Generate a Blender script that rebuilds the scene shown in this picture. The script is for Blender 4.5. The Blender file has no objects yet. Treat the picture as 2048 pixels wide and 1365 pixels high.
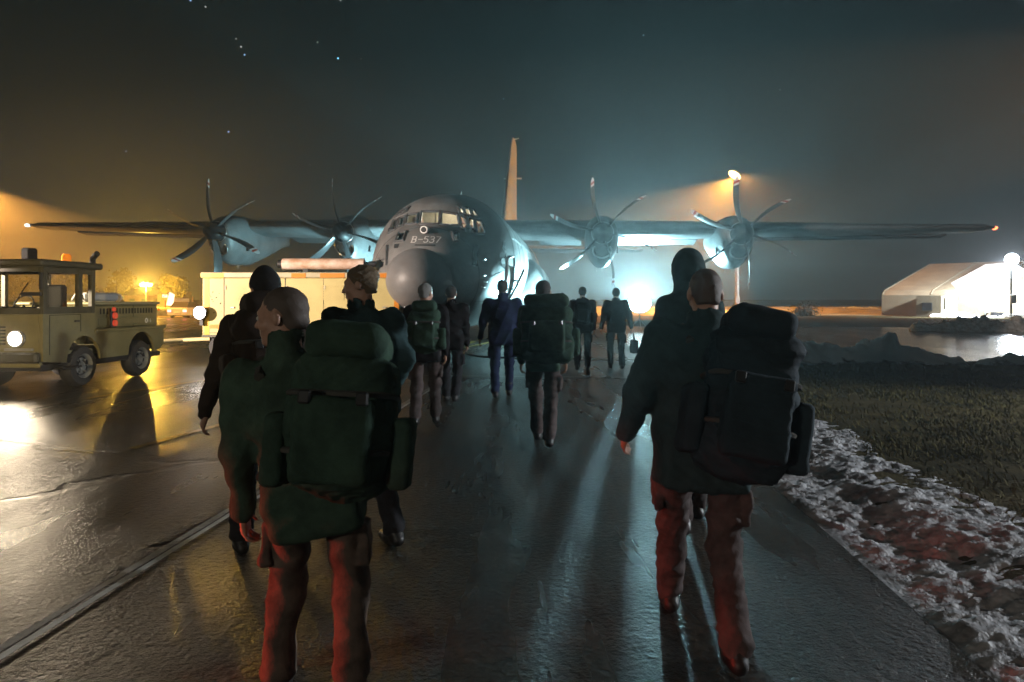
import bpy, math, random
import numpy as np
from math import sin, cos, pi, radians as RAD
from mathutils import Vector, Matrix, Euler
from mathutils.bvhtree import BVHTree

random.seed(7)
rng = np.random.default_rng(11)
scene = bpy.context.scene
COL = scene.collection

# ------------------------------------------------------------------ camera
CAM_H, HOR, FPX = 1.52, 602.0, 1365.33
cam_d = bpy.data.cameras.new("camera")
cam = bpy.data.objects.new("camera", cam_d)
COL.objects.link(cam)
cam.location = (0, 0, CAM_H)
cam.rotation_euler = (RAD(90), 0, 0)
cam_d.sensor_width = 36.0
cam_d.lens = 24.0
cam_d.shift_y = -(682.5 - HOR) / 2048.0
cam_d.clip_start = 0.05
cam_d.clip_end = 3000
scene.camera = cam

def W(px, py, Y):
    """photo pixel at a depth -> world point"""
    return Vector(((px - 1024) / FPX * Y, Y, CAM_H - (py - HOR) / FPX * Y))
def G(px, py):
    """photo pixel on flat ground -> world point"""
    Y = CAM_H * FPX / (py - HOR)
    return Vector(((px - 1024) / FPX * Y, Y, 0))

# ------------------------------------------------------------------ render / view
scene.render.engine = 'CYCLES'
scene.view_settings.view_transform = 'Standard'
scene.view_settings.look = 'None'
scene.view_settings.gamma = 1
scene.view_settings.exposure = 0.0
cy = scene.cycles
cy.use_denoising = True
cy.denoising_input_passes = 'RGB_ALBEDO_NORMAL'
cy.denoising_prefilter = 'FAST'
try:
    cy.denoiser = 'OPENIMAGEDENOISE'
except Exception:
    pass
cy.max_bounces = 6
cy.diffuse_bounces = 2
cy.glossy_bounces = 3
cy.transmission_bounces = 3
cy.transparent_max_bounces = 8
cy.volume_bounces = 0
cy.sample_clamp_indirect = 4.0
cy.sample_clamp_direct = 0.0
cy.caustics_reflective = False
cy.caustics_refractive = False
cy.use_adaptive_sampling = True
cy.adaptive_threshold = 0.01

# ------------------------------------------------------------------ night sky
world = bpy.data.worlds.new("World")
scene.world = world
world.use_nodes = True
wn, wl = world.node_tree.nodes, world.node_tree.links
wn.clear()
w_out = wn.new('ShaderNodeOutputWorld')
w_bg = wn.new('ShaderNodeBackground')
w_bg.inputs['Strength'].default_value = 1.0
wl.new(w_bg.outputs[0], w_out.inputs['Surface'])
w_tc = wn.new('ShaderNodeTexCoord')
w_sep = wn.new('ShaderNodeSeparateXYZ')
wl.new(w_tc.outputs['Generated'], w_sep.inputs[0])
w_ramp = wn.new('ShaderNodeValToRGB')
els = w_ramp.color_ramp.elements
els[0].position = 0.0;  els[0].color = (0.019, 0.024, 0.022, 1)
els[1].position = 0.60; els[1].color = (0.0018, 0.0042, 0.0048, 1)
e = els.new(0.12); e.color = (0.0135, 0.0185, 0.0180, 1)
e = els.new(0.32); e.color = (0.0042, 0.0088, 0.0094, 1)
wl.new(w_sep.outputs['Z'], w_ramp.inputs[0])
def wmath(op, a, b=None):
    n = wn.new('ShaderNodeMath'); n.operation = op
    for i, v in enumerate((a, b)):
        if v is None: continue
        if isinstance(v, (int, float)): n.inputs[i].default_value = v
        else: wl.new(v, n.inputs[i])
    return n.outputs[0]
# a few stars, each a fixed direction of the sky
STARS = [(676, 117, 1.0, (.25, .75, 1)), (489, 110, .5, (.35, .65, 1)), (457, 264, .55, (.35, .55, 1)), (411, 14, .3, (.7, .7, .7)),
         (381, 1, .9, (.3, .5, 1)), (472, 78, .2, (.6, .6, .6)), (482, 94, .35, (.8, .8, .8)), (635, 85, .2, (.6, .7, .6)), (681, 1, .3, (.8, .8, .8)),
         (722, 118, .12, (.6, .5, .4)), (1287, 71, .35, (.5, .7, .8)), (252, 303, .35, (.5, .6, .8)), (1007, 198, .2, (.3, .5, .7)), (620, 330, .12, (.5, .6, .7)),
         (741, 221, .12, (.3, .6, .5)), (1560, 180, .12, (.5, .6, .6))]
col_out = w_ramp.outputs['Color']
for (sx, sy, sb, sc) in STARS:
    d = (W(sx, sy, 100) - Vector((0, 0, CAM_H))).normalized()
    dn = wn.new('ShaderNodeVectorMath'); dn.operation = 'DISTANCE'
    nn = wn.new('ShaderNodeVectorMath'); nn.operation = 'NORMALIZE'
    wl.new(w_tc.outputs['Generated'], nn.inputs[0])
    wl.new(nn.outputs[0], dn.inputs[0]); dn.inputs[1].default_value = d
    f = wmath('LESS_THAN', dn.outputs['Value'], 0.00115)
    mx = wn.new('ShaderNodeMix'); mx.data_type = 'RGBA'
    wl.new(f, mx.inputs[0]); wl.new(col_out, mx.inputs[6])
    mx.inputs[7].default_value = (sc[0] * sb * 1.5, sc[1] * sb * 1.5, sc[2] * sb * 1.5, 1)
    col_out = mx.outputs[2]
wl.new(col_out, w_bg.inputs['Color'])

# ------------------------------------------------------------------ helpers: objects
def put(o, label=None, cat=None, group=None, kind=None):
    if label: o['label'] = label
    if cat: o['category'] = cat
    if group: o['group'] = group
    if kind: o['kind'] = kind
    return o
def empty(name, loc=(0, 0, 0), rot=(0, 0, 0), label=None, cat=None, group=None):
    o = bpy.data.objects.new(name, None)
    o.empty_display_size = 0.2
    COL.objects.link(o)
    o.location = loc; o.rotation_euler = rot
    return put(o, label, cat, group)

class MB:
    """collects geometry for ONE mesh object"""
    def __init__(self): self.v, self.f, self.m = [], [], []
    def add(self, v, f, mi=0):
        b = len(self.v)
        self.v += [tuple(map(float, p)) for p in v]
        self.f += [tuple(i + b for i in q) for q in f]
        self.m += [mi] * len(f)
        return self
    def box(self, x0, x1, y0, y1, z0, z1, mi=0, bev=0.0, M=None):
        c = [(x0 + x1) / 2, (y0 + y1) / 2, (z0 + z1) / 2]
        h = [(x1 - x0) / 2, (y1 - y0) / 2, (z1 - z0) / 2]
        b = min(bev, min(h) * 0.9)
        V, F = [], []
        if b <= 0:
            for sx in (-1, 1):
                for sy in (-1, 1):
                    for sz in (-1, 1):
                        V.append((c[0] + sx * h[0], c[1] + sy * h[1], c[2] + sz * h[2]))
            F = [(0, 1, 3, 2), (4, 6, 7, 5), (0, 4, 5, 1), (2, 3, 7, 6), (0, 2, 6, 4), (1, 5, 7, 3)]
        else:
            idx = {}
            for sx in (-1, 1):
                for sy in (-1, 1):
                    for sz in (-1, 1):
                        for a in range(3):
                            q = [c[0] + sx * (h[0] - b), c[1] + sy * (h[1] - b), c[2] + sz * (h[2] - b)]
                            q[a] = c[a] + (sx, sy, sz)[a] * h[a]
                            idx[(sx, sy, sz, a)] = len(V); V.append(tuple(q))
            for a in range(3):
                o1, o2 = (a + 1) % 3, (a + 2) % 3
                for s in (-1, 1):
                    q = []
                    for (u, w) in ((-1, -1), (1, -1), (1, 1), (-1, 1)):
                        t = [0, 0, 0]; t[a] = s; t[o1] = u; t[o2] = w
                        q.append(idx[(t[0], t[1], t[2], a)])
                    F.append(tuple(q) if s > 0 else tuple(reversed(q)))
            for a in range(3):
                o1, o2 = (a + 1) % 3, (a + 2) % 3
                for s1 in (-1, 1):
                    for s2 in (-1, 1):
                        def I(sa, ax):
                            t = [0, 0, 0]; t[a] = sa; t[o1] = s1; t[o2] = s2
                            return idx[(t[0], t[1], t[2], ax)]
                        q = (I(-1, o1), I(1, o1), I(1, o2), I(-1, o2))
                        F.append(q if s1 * s2 < 0 else tuple(reversed(q)))
            for sx in (-1, 1):
                for sy in (-1, 1):
                    for sz in (-1, 1):
                        q = tuple(idx[(sx, sy, sz, a)] for a in range(3))
                        F.append(q if sx * sy * sz > 0 else tuple(reversed(q)))
        if M is not None: V = [M @ Vector(p) for p in V]
        return self.add(V, F, mi)
    def tube(self, pts, r, seg=10, mi=0, closed=False, caps=True):
        P = [Vector(p) for p in pts]; n = len(P)
        R = r if isinstance(r, (list, tuple)) else [r] * n
        V, F = [], []
        up = None
        for i in range(n):
            if closed: t = P[(i + 1) % n] - P[i - 1]
            else: t = P[min(i + 1, n - 1)] - P[max(i - 1, 0)]
            if t.length < 1e-9: t = Vector((0, 0, 1))
            t.normalize()
            if up is None:
                up = Vector((0, 0, 1)) if abs(t.z) < 0.9 else Vector((1, 0, 0))
            a = (up - t * up.dot(t))
            if a.length < 1e-6: a = t.orthogonal()
            a.normalize(); up = a
            b = t.cross(a)
            for k in range(seg):
                th = 2 * pi * k / seg
                V.append(P[i] + (a * cos(th) + b * sin(th)) * R[i])
        m = n if closed else n - 1
        for i in range(m):
            for k in range(seg):
                j = (i + 1) % n
                F.append((i * seg + k, i * seg + (k + 1) % seg, j * seg + (k + 1) % seg, j * seg + k))
        if caps and not closed:
            F.append(tuple(reversed(range(seg)))); F.append(tuple(range((n - 1) * seg, n * seg)))
        return self.add(V, F, mi)
    def cyl(self, a, b, r, r2=None, seg=20, mi=0):
        return self.tube([a, b], [r, r if r2 is None else r2], seg, mi)
    def lathe(self, prof, origin, axis, seg=28, mi=0):
        """prof: list of (radius, distance along axis)"""
        axis = Vector(axis).normalized(); o = Vector(origin)
        a = axis.orthogonal().normalized(); b = axis.cross(a)
        V, F = [], []
        for (r, d) in prof:
            for k in range(seg):
                th = 2 * pi * k / seg
                V.append(o + axis * d + (a * cos(th) + b * sin(th)) * r)
        for i in range(len(prof) - 1):
            for k in range(seg):
                F.append((i * seg + k, i * seg + (k + 1) % seg, (i + 1) * seg + (k + 1) % seg, (i + 1) * seg + k))
        return self.add(V, F, mi)
    def loft(self, rings, caps=True, mi=0, closed=True):
        n = len(rings[0]); V = [p for r in rings for p in r]; F = []
        for i in range(len(rings) - 1):
            for k in range(n if closed else n - 1):
                F.append((i * n + k, i * n + (k + 1) % n, (i + 1) * n + (k + 1) % n, (i + 1) * n + k))
        if caps and closed:
            F.append(tuple(reversed(range(n)))); F.append(tuple(range((len(rings) - 1) * n, len(rings) * n)))
        return self.add(V, F, mi)
    def prism(self, poly, d, mi=0):
        """poly: 3D polygon, d: extrusion vector"""
        n = len(poly); d = Vector(d)
        V = [Vector(p) for p in poly] + [Vector(p) + d for p in poly]
        F = [tuple(reversed(range(n))), tuple(range(n, 2 * n))]
        F += [(i, (i + 1) % n, (i + 1) % n + n, i + n) for i in range(n)]
        return self.add(V, F, mi)
    def build(self, name, mats, parent=None, smooth=False, angle=40, **kw):
        me = bpy.data.meshes.new(name)
        me.from_pydata(self.v, [], self.f)
        for m in (mats if isinstance(mats, (list, tuple)) else [mats]): me.materials.append(m)
        if any(self.m): me.polygons.foreach_set('material_index', self.m)
        me.update()
        if smooth:
            me.polygons.foreach_set('use_smooth', [True] * len(me.polygons))
            try: me.set_sharp_from_angle(angle=RAD(angle))
            except Exception: pass
        o = bpy.data.objects.new(name, me)
        COL.objects.link(o)
        if parent: o.parent = parent
        return put(o, **kw)

def np_mesh(name, V, F, mats, parent=None, smooth=True, fm=None, **kw):
    me = bpy.data.meshes.new(name)
    V = np.asarray(V, np.float32); F = np.asarray(F, np.int32)
    k = F.shape[1]
    me.vertices.add(len(V)); me.vertices.foreach_set('co', V.ravel())
    me.loops.add(F.size); me.loops.foreach_set('vertex_index', F.ravel())
    me.polygons.add(len(F))
    me.polygons.foreach_set('loop_start', np.arange(0, F.size, k, dtype=np.int32))
    try: me.polygons.foreach_set('loop_total', np.full(len(F), k, np.int32))
    except Exception: pass
    for m in (mats if isinstance(mats, (list, tuple)) else [mats]): me.materials.append(m)
    if fm is not None: me.polygons.foreach_set('material_index', np.asarray(fm, np.int32))
    me.update(calc_edges=True); me.validate()
    me.polygons.foreach_set('use_smooth', [smooth] * len(me.polygons))
    o = bpy.data.objects.new(name, me); COL.objects.link(o)
    if parent: o.parent = parent
    return put(o, **kw)

def copy_tree(o, parent=None):
    c = o.copy(); COL.objects.link(c); c.parent = parent
    for ch in list(o.children): copy_tree(ch, c)
    return c

# ------------------------------------------------------------------ helpers: noise
def _hash(ix, iy, seed):
    n = (ix * 374761393 + iy * 668265263 + seed * 974634777) & 0xffffffff
    n = ((n ^ (n >> 13)) * 1274126177) & 0xffffffff
    return ((n ^ (n >> 16)) & 0xffff) / 65535.0
def vnoise(x, y, seed=0):
    x = np.asarray(x, float); y = np.asarray(y, float)
    ix = np.floor(x).astype(np.int64); iy = np.floor(y).astype(np.int64)
    fx = x - ix; fy = y - iy
    fx = fx * fx * (3 - 2 * fx); fy = fy * fy * (3 - 2 * fy)
    a = _hash(ix, iy, seed); b = _hash(ix + 1, iy, seed); c = _hash(ix, iy + 1, seed); d = _hash(ix + 1, iy + 1, seed)
    return (a * (1 - fx) + b * fx) * (1 - fy) + (c * (1 - fx) + d * fx) * fy
def fbm(x, y, oct=4, seed=0):
    s = 0; a = 0.5
    for k in range(oct):
        s = s + a * vnoise(x * 2 ** k, y * 2 ** k, seed + 17 * k); a *= 0.5
    return s

# ------------------------------------------------------------------ helpers: materials
def mat(name, color, rough=0.6, metal=0.0, spec=0.5, var=0.0, var_scale=3.0, color2=None, bump=0.0, bump_scale=40.0,
        emit=None, emit_s=0.0, rough_var=0.0, coat=0.0, alpha=None, stretch=None):
    m = bpy.data.materials.new(name); m.use_nodes = True
    nt = m.node_tree; N, L = nt.nodes, nt.links
    b = N['Principled BSDF']
    b.inputs['Base Color'].default_value = (*color, 1)
    b.inputs['Roughness'].default_value = rough
    b.inputs['Metallic'].default_value = metal
    b.inputs['Specular IOR Level'].default_value = spec
    b.inputs['Coat Weight'].default_value = coat
    if emit is not None:
        b.inputs['Emission Color'].default_value = (*emit, 1)
        b.inputs['Emission Strength'].default_value = emit_s
    if var or color2 or bump or rough_var:
        tc = N.new('ShaderNodeTexCoord'); src = tc.outputs['Object']
        if stretch:
            mp = N.new('ShaderNodeMapping'); mp.inputs['Scale'].default_value = stretch
            L.new(src, mp.inputs[0]); src = mp.outputs[0]
        if var or color2 or rough_var:
            n1 = N.new('ShaderNodeTexNoise'); n1.inputs['Scale'].default_value = var_scale
            n1.inputs['Detail'].default_value = 6; n1.inputs['Roughness'].default_value = 0.65
            L.new(src, n1.inputs['Vector'])
            if var or color2:
                c2 = color2 or tuple(max(0, c * (1 - var)) for c in color)
                rp = N.new('ShaderNodeValToRGB')
                rp.color_ramp.elements[0].position = 0.35; rp.color_ramp.elements[1].position = 0.65
                rp.color_ramp.elements[0].color = (*c2, 1); rp.color_ramp.elements[1].color = (*color, 1)
                L.new(n1.outputs['Fac'], rp.inputs[0]); L.new(rp.outputs[0], b.inputs['Base Color'])
            if rough_var:
                mr = N.new('ShaderNodeMapRange')
                mr.inputs['From Min'].default_value = 0.3; mr.inputs['From Max'].default_value = 0.7
                mr.inputs['To Min'].default_value = max(0.02, rough - rough_var); mr.inputs['To Max'].default_value = min(1, rough + rough_var)
                L.new(n1.outputs['Fac'], mr.inputs['Value']); L.new(mr.outputs[0], b.inputs['Roughness'])
        if bump:
            n2 = N.new('ShaderNodeTexNoise'); n2.inputs['Scale'].default_value = bump_scale
            n2.inputs['Detail'].default_value = 5
            L.new(src, n2.inputs['Vector'])
            bp = N.new('ShaderNodeBump'); bp.inputs['Strength'].default_value = bump; bp.inputs['Distance'].default_value = 0.02
            L.new(n2.outputs['Fac'], bp.inputs['Height']); L.new(bp.outputs[0], b.inputs['Normal'])
    return m
def emis(name, color, s):
    m = bpy.data.materials.new(name); m.use_nodes = True
    N, L = m.node_tree.nodes, m.node_tree.links
    N.clear()
    o = N.new('ShaderNodeOutputMaterial'); e = N.new('ShaderNodeEmission')
    e.inputs[0].default_value = (*color, 1); e.inputs[1].default_value = s
    L.new(e.outputs[0], o.inputs[0]); return m
def glass(name, tint=(1, 1, 1), gloss=0.12):
    m = bpy.data.materials.new(name); m.use_nodes = True
    N, L = m.node_tree.nodes, m.node_tree.links
    N.clear()
    o = N.new('ShaderNodeOutputMaterial'); t = N.new('ShaderNodeBsdfTransparent'); g = N.new('ShaderNodeBsdfGlossy')
    t.inputs[0].default_value = (*tint, 1); g.inputs['Roughness'].default_value = 0.03
    mx = N.new('ShaderNodeMixShader'); mx.inputs[0].default_value = gloss
    L.new(t.outputs[0], mx.inputs[1]); L.new(g.outputs[0], mx.inputs[2]); L.new(mx.outputs[0], o.inputs[0])
    return m

def light(name, kind, loc, power, color, target=None, size=40, blend=0.3, radius=0.1, parent=None):
    l = bpy.data.lights.new(name, kind)
    l.energy = power; l.color = color
    l.shadow_soft_size = radius
    o = bpy.data.objects.new(name, l); COL.objects.link(o)
    o.location = loc
    if kind == 'SPOT':
        l.spot_size = RAD(size); l.spot_blend = blend
    if target is not None:
        o.rotation_euler = (Vector(target) - Vector(loc)).to_track_quat('-Z', 'Y').to_euler()
    if parent: o.parent = parent
    return o

WARM = (1.0, 0.80, 0.58)
SODIUM = (1.0, 0.42, 0.07)
CYAN = (0.45, 0.90, 1.0)
COOL = (0.80, 0.90, 1.0)
# ------------------------------------------------------------------ lamps that stand outside the frame
AX = RAD(5.0)                                     # the apron's joints and the aircraft run 5 degrees off the view
def XL(Y): return -2.50 + 0.090 * Y               # left edge of the rough walkway
def XR(Y): return 1.72 + 0.075 * Y                # its right edge, where the snow begins
# flood mast beside the apron on the left, out of frame: lights the aircraft's nose, trailer and tractor deck
light("apron_flood_light", 'SPOT', (-15.0, 8.5, 3.0), 25000, (1.0, 0.80, 0.66), target=(-4.2, 18.2, 2.4), size=42, blend=0.25, radius=0.15)
# sodium mast left, just out of frame: the beam in the haze
# extra sodium lamp added on the right, out of frame: orange on fin, fuselage side and right propellers
light("added_right_sodium", 'SPOT', (44.0, 27.0, 13.5), 260000, (1.0, .50, .14), target=(0.3, 41, 7.8), size=22, blend=0.35, radius=0.3)
# vehicle lamps behind the camera, left, then an added fill
light("vehicle_lamp", 'SPOT', (-6.0, -3.0, 1.9), 5200, (1.0, 0.74, 0.40), target=(-7.4, 14.0, 1.2), size=24, blend=0.6, radius=0.12)
light("tail_light", 'SPOT', (-2.9, 2.35, 0.62), 190, (1.0, 0.07, 0.035), target=(-0.75, 2.62, 0.36), size=38, blend=0.8, radius=0.10)
light("second_tail_light", 'SPOT', (-1.7, 0.2, 0.7), 30, (1.0, 0.10, 0.08), target=(0.85, 3.2, 0.62), size=24, blend=0.8, radius=0.10)
light("rear_fill_lamp", 'SPOT', (-5.0, -4.5, 2.6), 330, (1.0, .90, .74), target=(0.2, 4.0, .6), size=75, blend=0.8, radius=0.25)  # added fill that lifts the walkers' backs; no vehicle stands there
light("right_work_light", 'SPOT', (15.5, 7.0, 3.6), 7200, (.90, .95, 1.0), target=(3.8, 5.6, 0), size=74, blend=0.7, radius=0.2)
light("near_sodium_light", 'SPOT', (9.5, -7.0, 9.0), 300, (1.0, 0.60, 0.36), target=(3.4, 4.0, 0), size=40, blend=0.9, radius=0.3)

# ------------------------------------------------------------------ ground, apron, walkway
def wet_mat(name, col, col2, r0, r1, puddle=0.35, bump=0.5, grain=55.0, thresh=0.5, wave=0.25, spec=0.6, cracks=0):
    m = bpy.data.materials.new(name); m.use_nodes = True
    N, L = m.node_tree.nodes, m.node_tree.links
    b = N['Principled BSDF']
    tc = N.new('ShaderNodeTexCoord'); mp = N.new('ShaderNodeMapping')
    mp.inputs['Rotation'].default_value = (0, 0, AX)
    mp.inputs['Scale'].default_value = (1.5, 0.22, 1.0)
    L.new(tc.outputs['Object'], mp.inputs[0])
    pn = N.new('ShaderNodeTexNoise'); pn.inputs['Scale'].default_value = puddle; pn.inputs['Detail'].default_value = 5; pn.inputs['Roughness'].default_value = 0.6
    L.new(mp.outputs[0], pn.inputs['Vector'])
    pr = N.new('ShaderNodeMapRange'); pr.inputs['From Min'].default_value = thresh - 0.14; pr.inputs['From Max'].default_value = thresh + 0.18
    L.new(pn.outputs['Fac'], pr.inputs['Value'])               # 0 = puddle, 1 = damp asphalt
    rr = N.new('ShaderNodeMapRange'); rr.inputs['To Min'].default_value = r0; rr.inputs['To Max'].default_value = r1
    L.new(pr.outputs[0], rr.inputs['Value']); L.new(rr.outputs[0], b.inputs['Roughness'])
    gn = N.new('ShaderNodeTexNoise'); gn.inputs['Scale'].default_value = grain; gn.inputs['Detail'].default_value = 4; gn.inputs['Roughness'].default_value = 0.7
    L.new(tc.outputs['Object'], gn.inputs['Vector'])
    cn = N.new('ShaderNodeTexNoise'); cn.inputs['Scale'].default_value = 1.3; cn.inputs['Detail'].default_value = 8; cn.inputs['Roughness'].default_value = 0.7
    L.new(mp.outputs[0], cn.inputs['Vector'])
    mxn = N.new('ShaderNodeMath'); mxn.operation = 'ADD'; L.new(gn.outputs['Fac'], mxn.inputs[0]); L.new(cn.outputs['Fac'], mxn.inputs[1])
    cr = N.new('ShaderNodeMapRange'); cr.inputs['From Min'].default_value = 0.84; cr.inputs['From Max'].default_value = 1.18
    L.new(mxn.outputs[0], cr.inputs['Value'])
    cm = N.new('ShaderNodeMix'); cm.data_type = 'RGBA'
    cm.inputs[6].default_value = (*col2, 1); cm.inputs[7].default_value = (*col, 1)
    L.new(cr.outputs[0], cm.inputs[0]); L.new(cm.outputs[2], b.inputs['Base Color'])
    bs = N.new('ShaderNodeMapRange'); bs.inputs['To Min'].default_value = bump * 0.12; bs.inputs['To Max'].default_value = bump
    L.new(pr.outputs[0], bs.inputs['Value'])
    b1 = N.new('ShaderNodeBump'); b1.inputs['Distance'].default_value = 0.036
    L.new(gn.outputs['Fac'], b1.inputs['Height']); L.new(bs.outputs[0], b1.inputs['Strength'])
    wv = N.new('ShaderNodeTexNoise'); wv.inputs['Scale'].default_value = 2.2; wv.inputs['Detail'].default_value = 3
    L.new(mp.outputs[0], wv.inputs['Vector'])
    b2 = N.new('ShaderNodeBump'); b2.inputs['Distance'].default_value = 0.05; b2.inputs['Strength'].default_value = wave
    L.new(wv.outputs['Fac'], b2.inputs['Height']); L.new(b1.outputs[0], b2.inputs['Normal'])
    L.new(b2.outputs[0], b.inputs['Normal'])
    b.inputs['Specular IOR Level'].default_value = spec
    if cracks:
        dn = N.new('ShaderNodeTexNoise'); dn.inputs['Scale'].default_value = 1.6; dn.inputs['Detail'].default_value = 5
        L.new(tc.outputs['Object'], dn.inputs['Vector'])
        va = N.new('ShaderNodeVectorMath'); va.operation = 'MULTIPLY_ADD'
        L.new(dn.outputs['Color'], va.inputs[0]); va.inputs[1].default_value = (.7, .7, 0); L.new(tc.outputs['Object'], va.inputs[2])
        vo = N.new('ShaderNodeTexVoronoi'); vo.feature = 'DISTANCE_TO_EDGE'; vo.inputs['Scale'].default_value = cracks
        L.new(va.outputs[0], vo.inputs['Vector'])
        cr2 = N.new('ShaderNodeMapRange'); cr2.inputs['From Min'].default_value = 0.004; cr2.inputs['From Max'].default_value = 0.016
        L.new(vo.outputs['Distance'], cr2.inputs['Value'])
        cmx = N.new('ShaderNodeMix'); cmx.data_type = 'RGBA'; cmx.inputs[6].default_value = (.004, .004, .004, 1)
        L.new(cr2.outputs[0], cmx.inputs[0]); L.new(cm.outputs[2], cmx.inputs[7]); L.new(cmx.outputs[2], b.inputs['Base Color'])
        b3 = N.new('ShaderNodeBump'); b3.inputs['Distance'].default_value = .015; b3.inputs['Strength'].default_value = .8
        L.new(cr2.outputs[0], b3.inputs['Height']); L.new(b2.outputs[0], b3.inputs['Normal']); L.new(b3.outputs[0], b.inputs['Normal'])
    return m
M_apron = wet_mat('wet_asphalt', (0.052, 0.042, 0.030), (0.010, 0.009, 0.008), 0.19, 0.38, puddle=0.34, bump=0.62, grain=23, thresh=0.45, wave=0.30, cracks=.22)
M_taxi = wet_mat('wet_taxiway', (0.060, 0.058, 0.054), (0.025, 0.024, 0.023), 0.06, 0.22, puddle=0.12, bump=0.25, grain=40, thresh=0.50, wave=0.12)
M_walk = wet_mat('rough_asphalt', (0.046, 0.038, 0.028), (0.008, 0.007, 0.006), 0.16, 0.38, puddle=0.6, bump=0.95, grain=27, thresh=0.42, wave=0.6, spec=0.28)
M_conc = wet_mat('damp_concrete', (0.105, 0.090, 0.075), (0.055, 0.048, 0.042), 0.22, 0.42, puddle=0.5, bump=0.45, grain=50, thresh=0.44, wave=0.2)
M_paint_w = mat('worn_white_paint', (0.78, 0.77, 0.72), 0.5, var=0.35, var_scale=9)
M_paint_y = mat('worn_yellow_paint', (0.60, 0.38, 0.04), 0.35, var=0.55, var_scale=7)
M_tar = mat('sealing_tar', (0.012, 0.012, 0.012), 0.3, bump=0.6, bump_scale=60)
M_curb = mat('pale_joint_concrete', (0.55, 0.52, 0.46), 0.6, var=0.4, var_scale=12, bump=0.6, bump_scale=70)
M_grass_ground = mat('winter_grass_soil', (0.085, 0.066, 0.028), 0.95, color2=(0.032, 0.028, 0.013), var_scale=1.1, bump=1.0, bump_scale=30, spec=0.05)
M_grass_blade = mat('winter_grass_blades', (0.140, 0.115, 0.045), 0.85, color2=(0.050, 0.050, 0.020), var_scale=2.0, spec=0.05)
M_snow = mat('old_snow', (0.70, 0.71, 0.72), 0.55, color2=(0.34, 0.32, 0.29), var_scale=5.0, bump=0.55, bump_scale=45, spec=0.4)
M_snow_dirty = mat('dirty_snow', (0.56, 0.57, 0.59), 0.6, color2=(0.17, 0.165, 0.165), var_scale=6.0, bump=0.9, bump_scale=38, spec=0.4)

def sstep(a, b, x):
    t = np.clip((x - a) / (b - a), 0, 1); return t * t * (3 - 2 * t)
def ground_h(X, Y):
    right = sstep(0.15, 0.9, X - (1.72 + 0.075 * Y)) * (1 - sstep(16.0, 17.0, Y)) * sstep(-19, -12, Y)
    far = sstep(64, 84, Y) * (0.55 + 0.55 * fbm(X * 0.03, Y * 0.05, 3, 5)) + sstep(100, 180, Y) * 0.9
    mid = sstep(39.5, 43, Y) * sstep(3, 10, X) * (0.10 + 0.16 * fbm(X * 0.3, Y * 0.3, 3, 9))
    return -0.06 + right * (0.10 + 0.07 * fbm(X * 0.9, Y * 0.9, 4, 3)) + np.maximum(far, mid)
gx = np.concatenate([-np.geomspace(300, 9, 46), np.linspace(-8, 14, 122), np.geomspace(14.6, 300, 56)])
gy = np.concatenate([np.linspace(-60, -2, 14), np.linspace(-1.5, 20, 120), np.geomspace(20.5, 325, 110)])
GX, GY = np.meshgrid(gx, gy, indexing='ij')
GZ = ground_h(GX, GY)
nx, ny = GX.shape
def grid_faces(nx, ny):
    i, j = np.meshgrid(np.arange(nx - 1), np.arange(ny - 1), indexing='ij')
    a = (i * ny + j).ravel()
    return np.stack([a, a + ny, a + ny + 1, a + 1], 1)
M_field = mat('lamplit_grass_field', (0.36, 0.29, 0.16), 0.95, color2=(0.13, 0.10, 0.05), var_scale=0.5, bump=0.8, bump_scale=8, spec=0.05)  # paler than the near grass: lamplight put into the colour
np_mesh('ground', np.stack([GX, GY, GZ], -1).reshape(-1, 3), grid_faces(nx, ny), M_grass_ground, kind='structure')

fy_ = np.concatenate([np.linspace(62.5, 100, 60), np.geomspace(101, 322, 40)]); fx_ = np.linspace(-240, 240, 240)
FX_, FY_ = np.meshgrid(fx_, fy_, indexing='ij')
np_mesh('field', np.stack([FX_, FY_, np.maximum(ground_h(FX_, FY_), -.02) + .05], -1).reshape(-1, 3), grid_faces(240, 100), M_field, kind='structure')
def sheet(name, poly, z, m, **kw):
    return MB().add([(p[0], p[1], z) for p in poly], [tuple(range(len(poly)))]).build(name, m, **kw)
sheet('apron', [(-160, -30), (XR(-30), -30), (XR(0), 0), (XR(8), 8), (XR(15.6) + .1, 15.6), (XR(17) + .6, 17.0), (4.0, 24.0), (5.0, 44), (0, 60), (-30, 62), (-160, 62)], 0.000, M_apron, kind='structure')
sheet('taxiway', [(XR(17) + 0.6, 17.0), (9, 17.3), (16, 17.0), (34, 18.0), (130, 19), (130, 37), (44, 35.0), (24, 38.5), (14, 41.0), (5.0, 44), (4.0, 24.0)], 0.000, M_taxi, kind='structure')
sheet('walkway', [(XL(-3), -3), (XR(-3), -3), (XR(4), 4), (XR(9), 9), (XR(13.3), 13.3), (XL(13.3), 13.3)], 0.006, M_walk, kind='structure')
sheet('concrete_slab', [(XL(13.36), 13.36), (XR(13.36) - .05, 13.36), (XR(17.1), 17.1), (XL(17.1), 17.1)], 0.006, M_conc, kind='structure')
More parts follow.
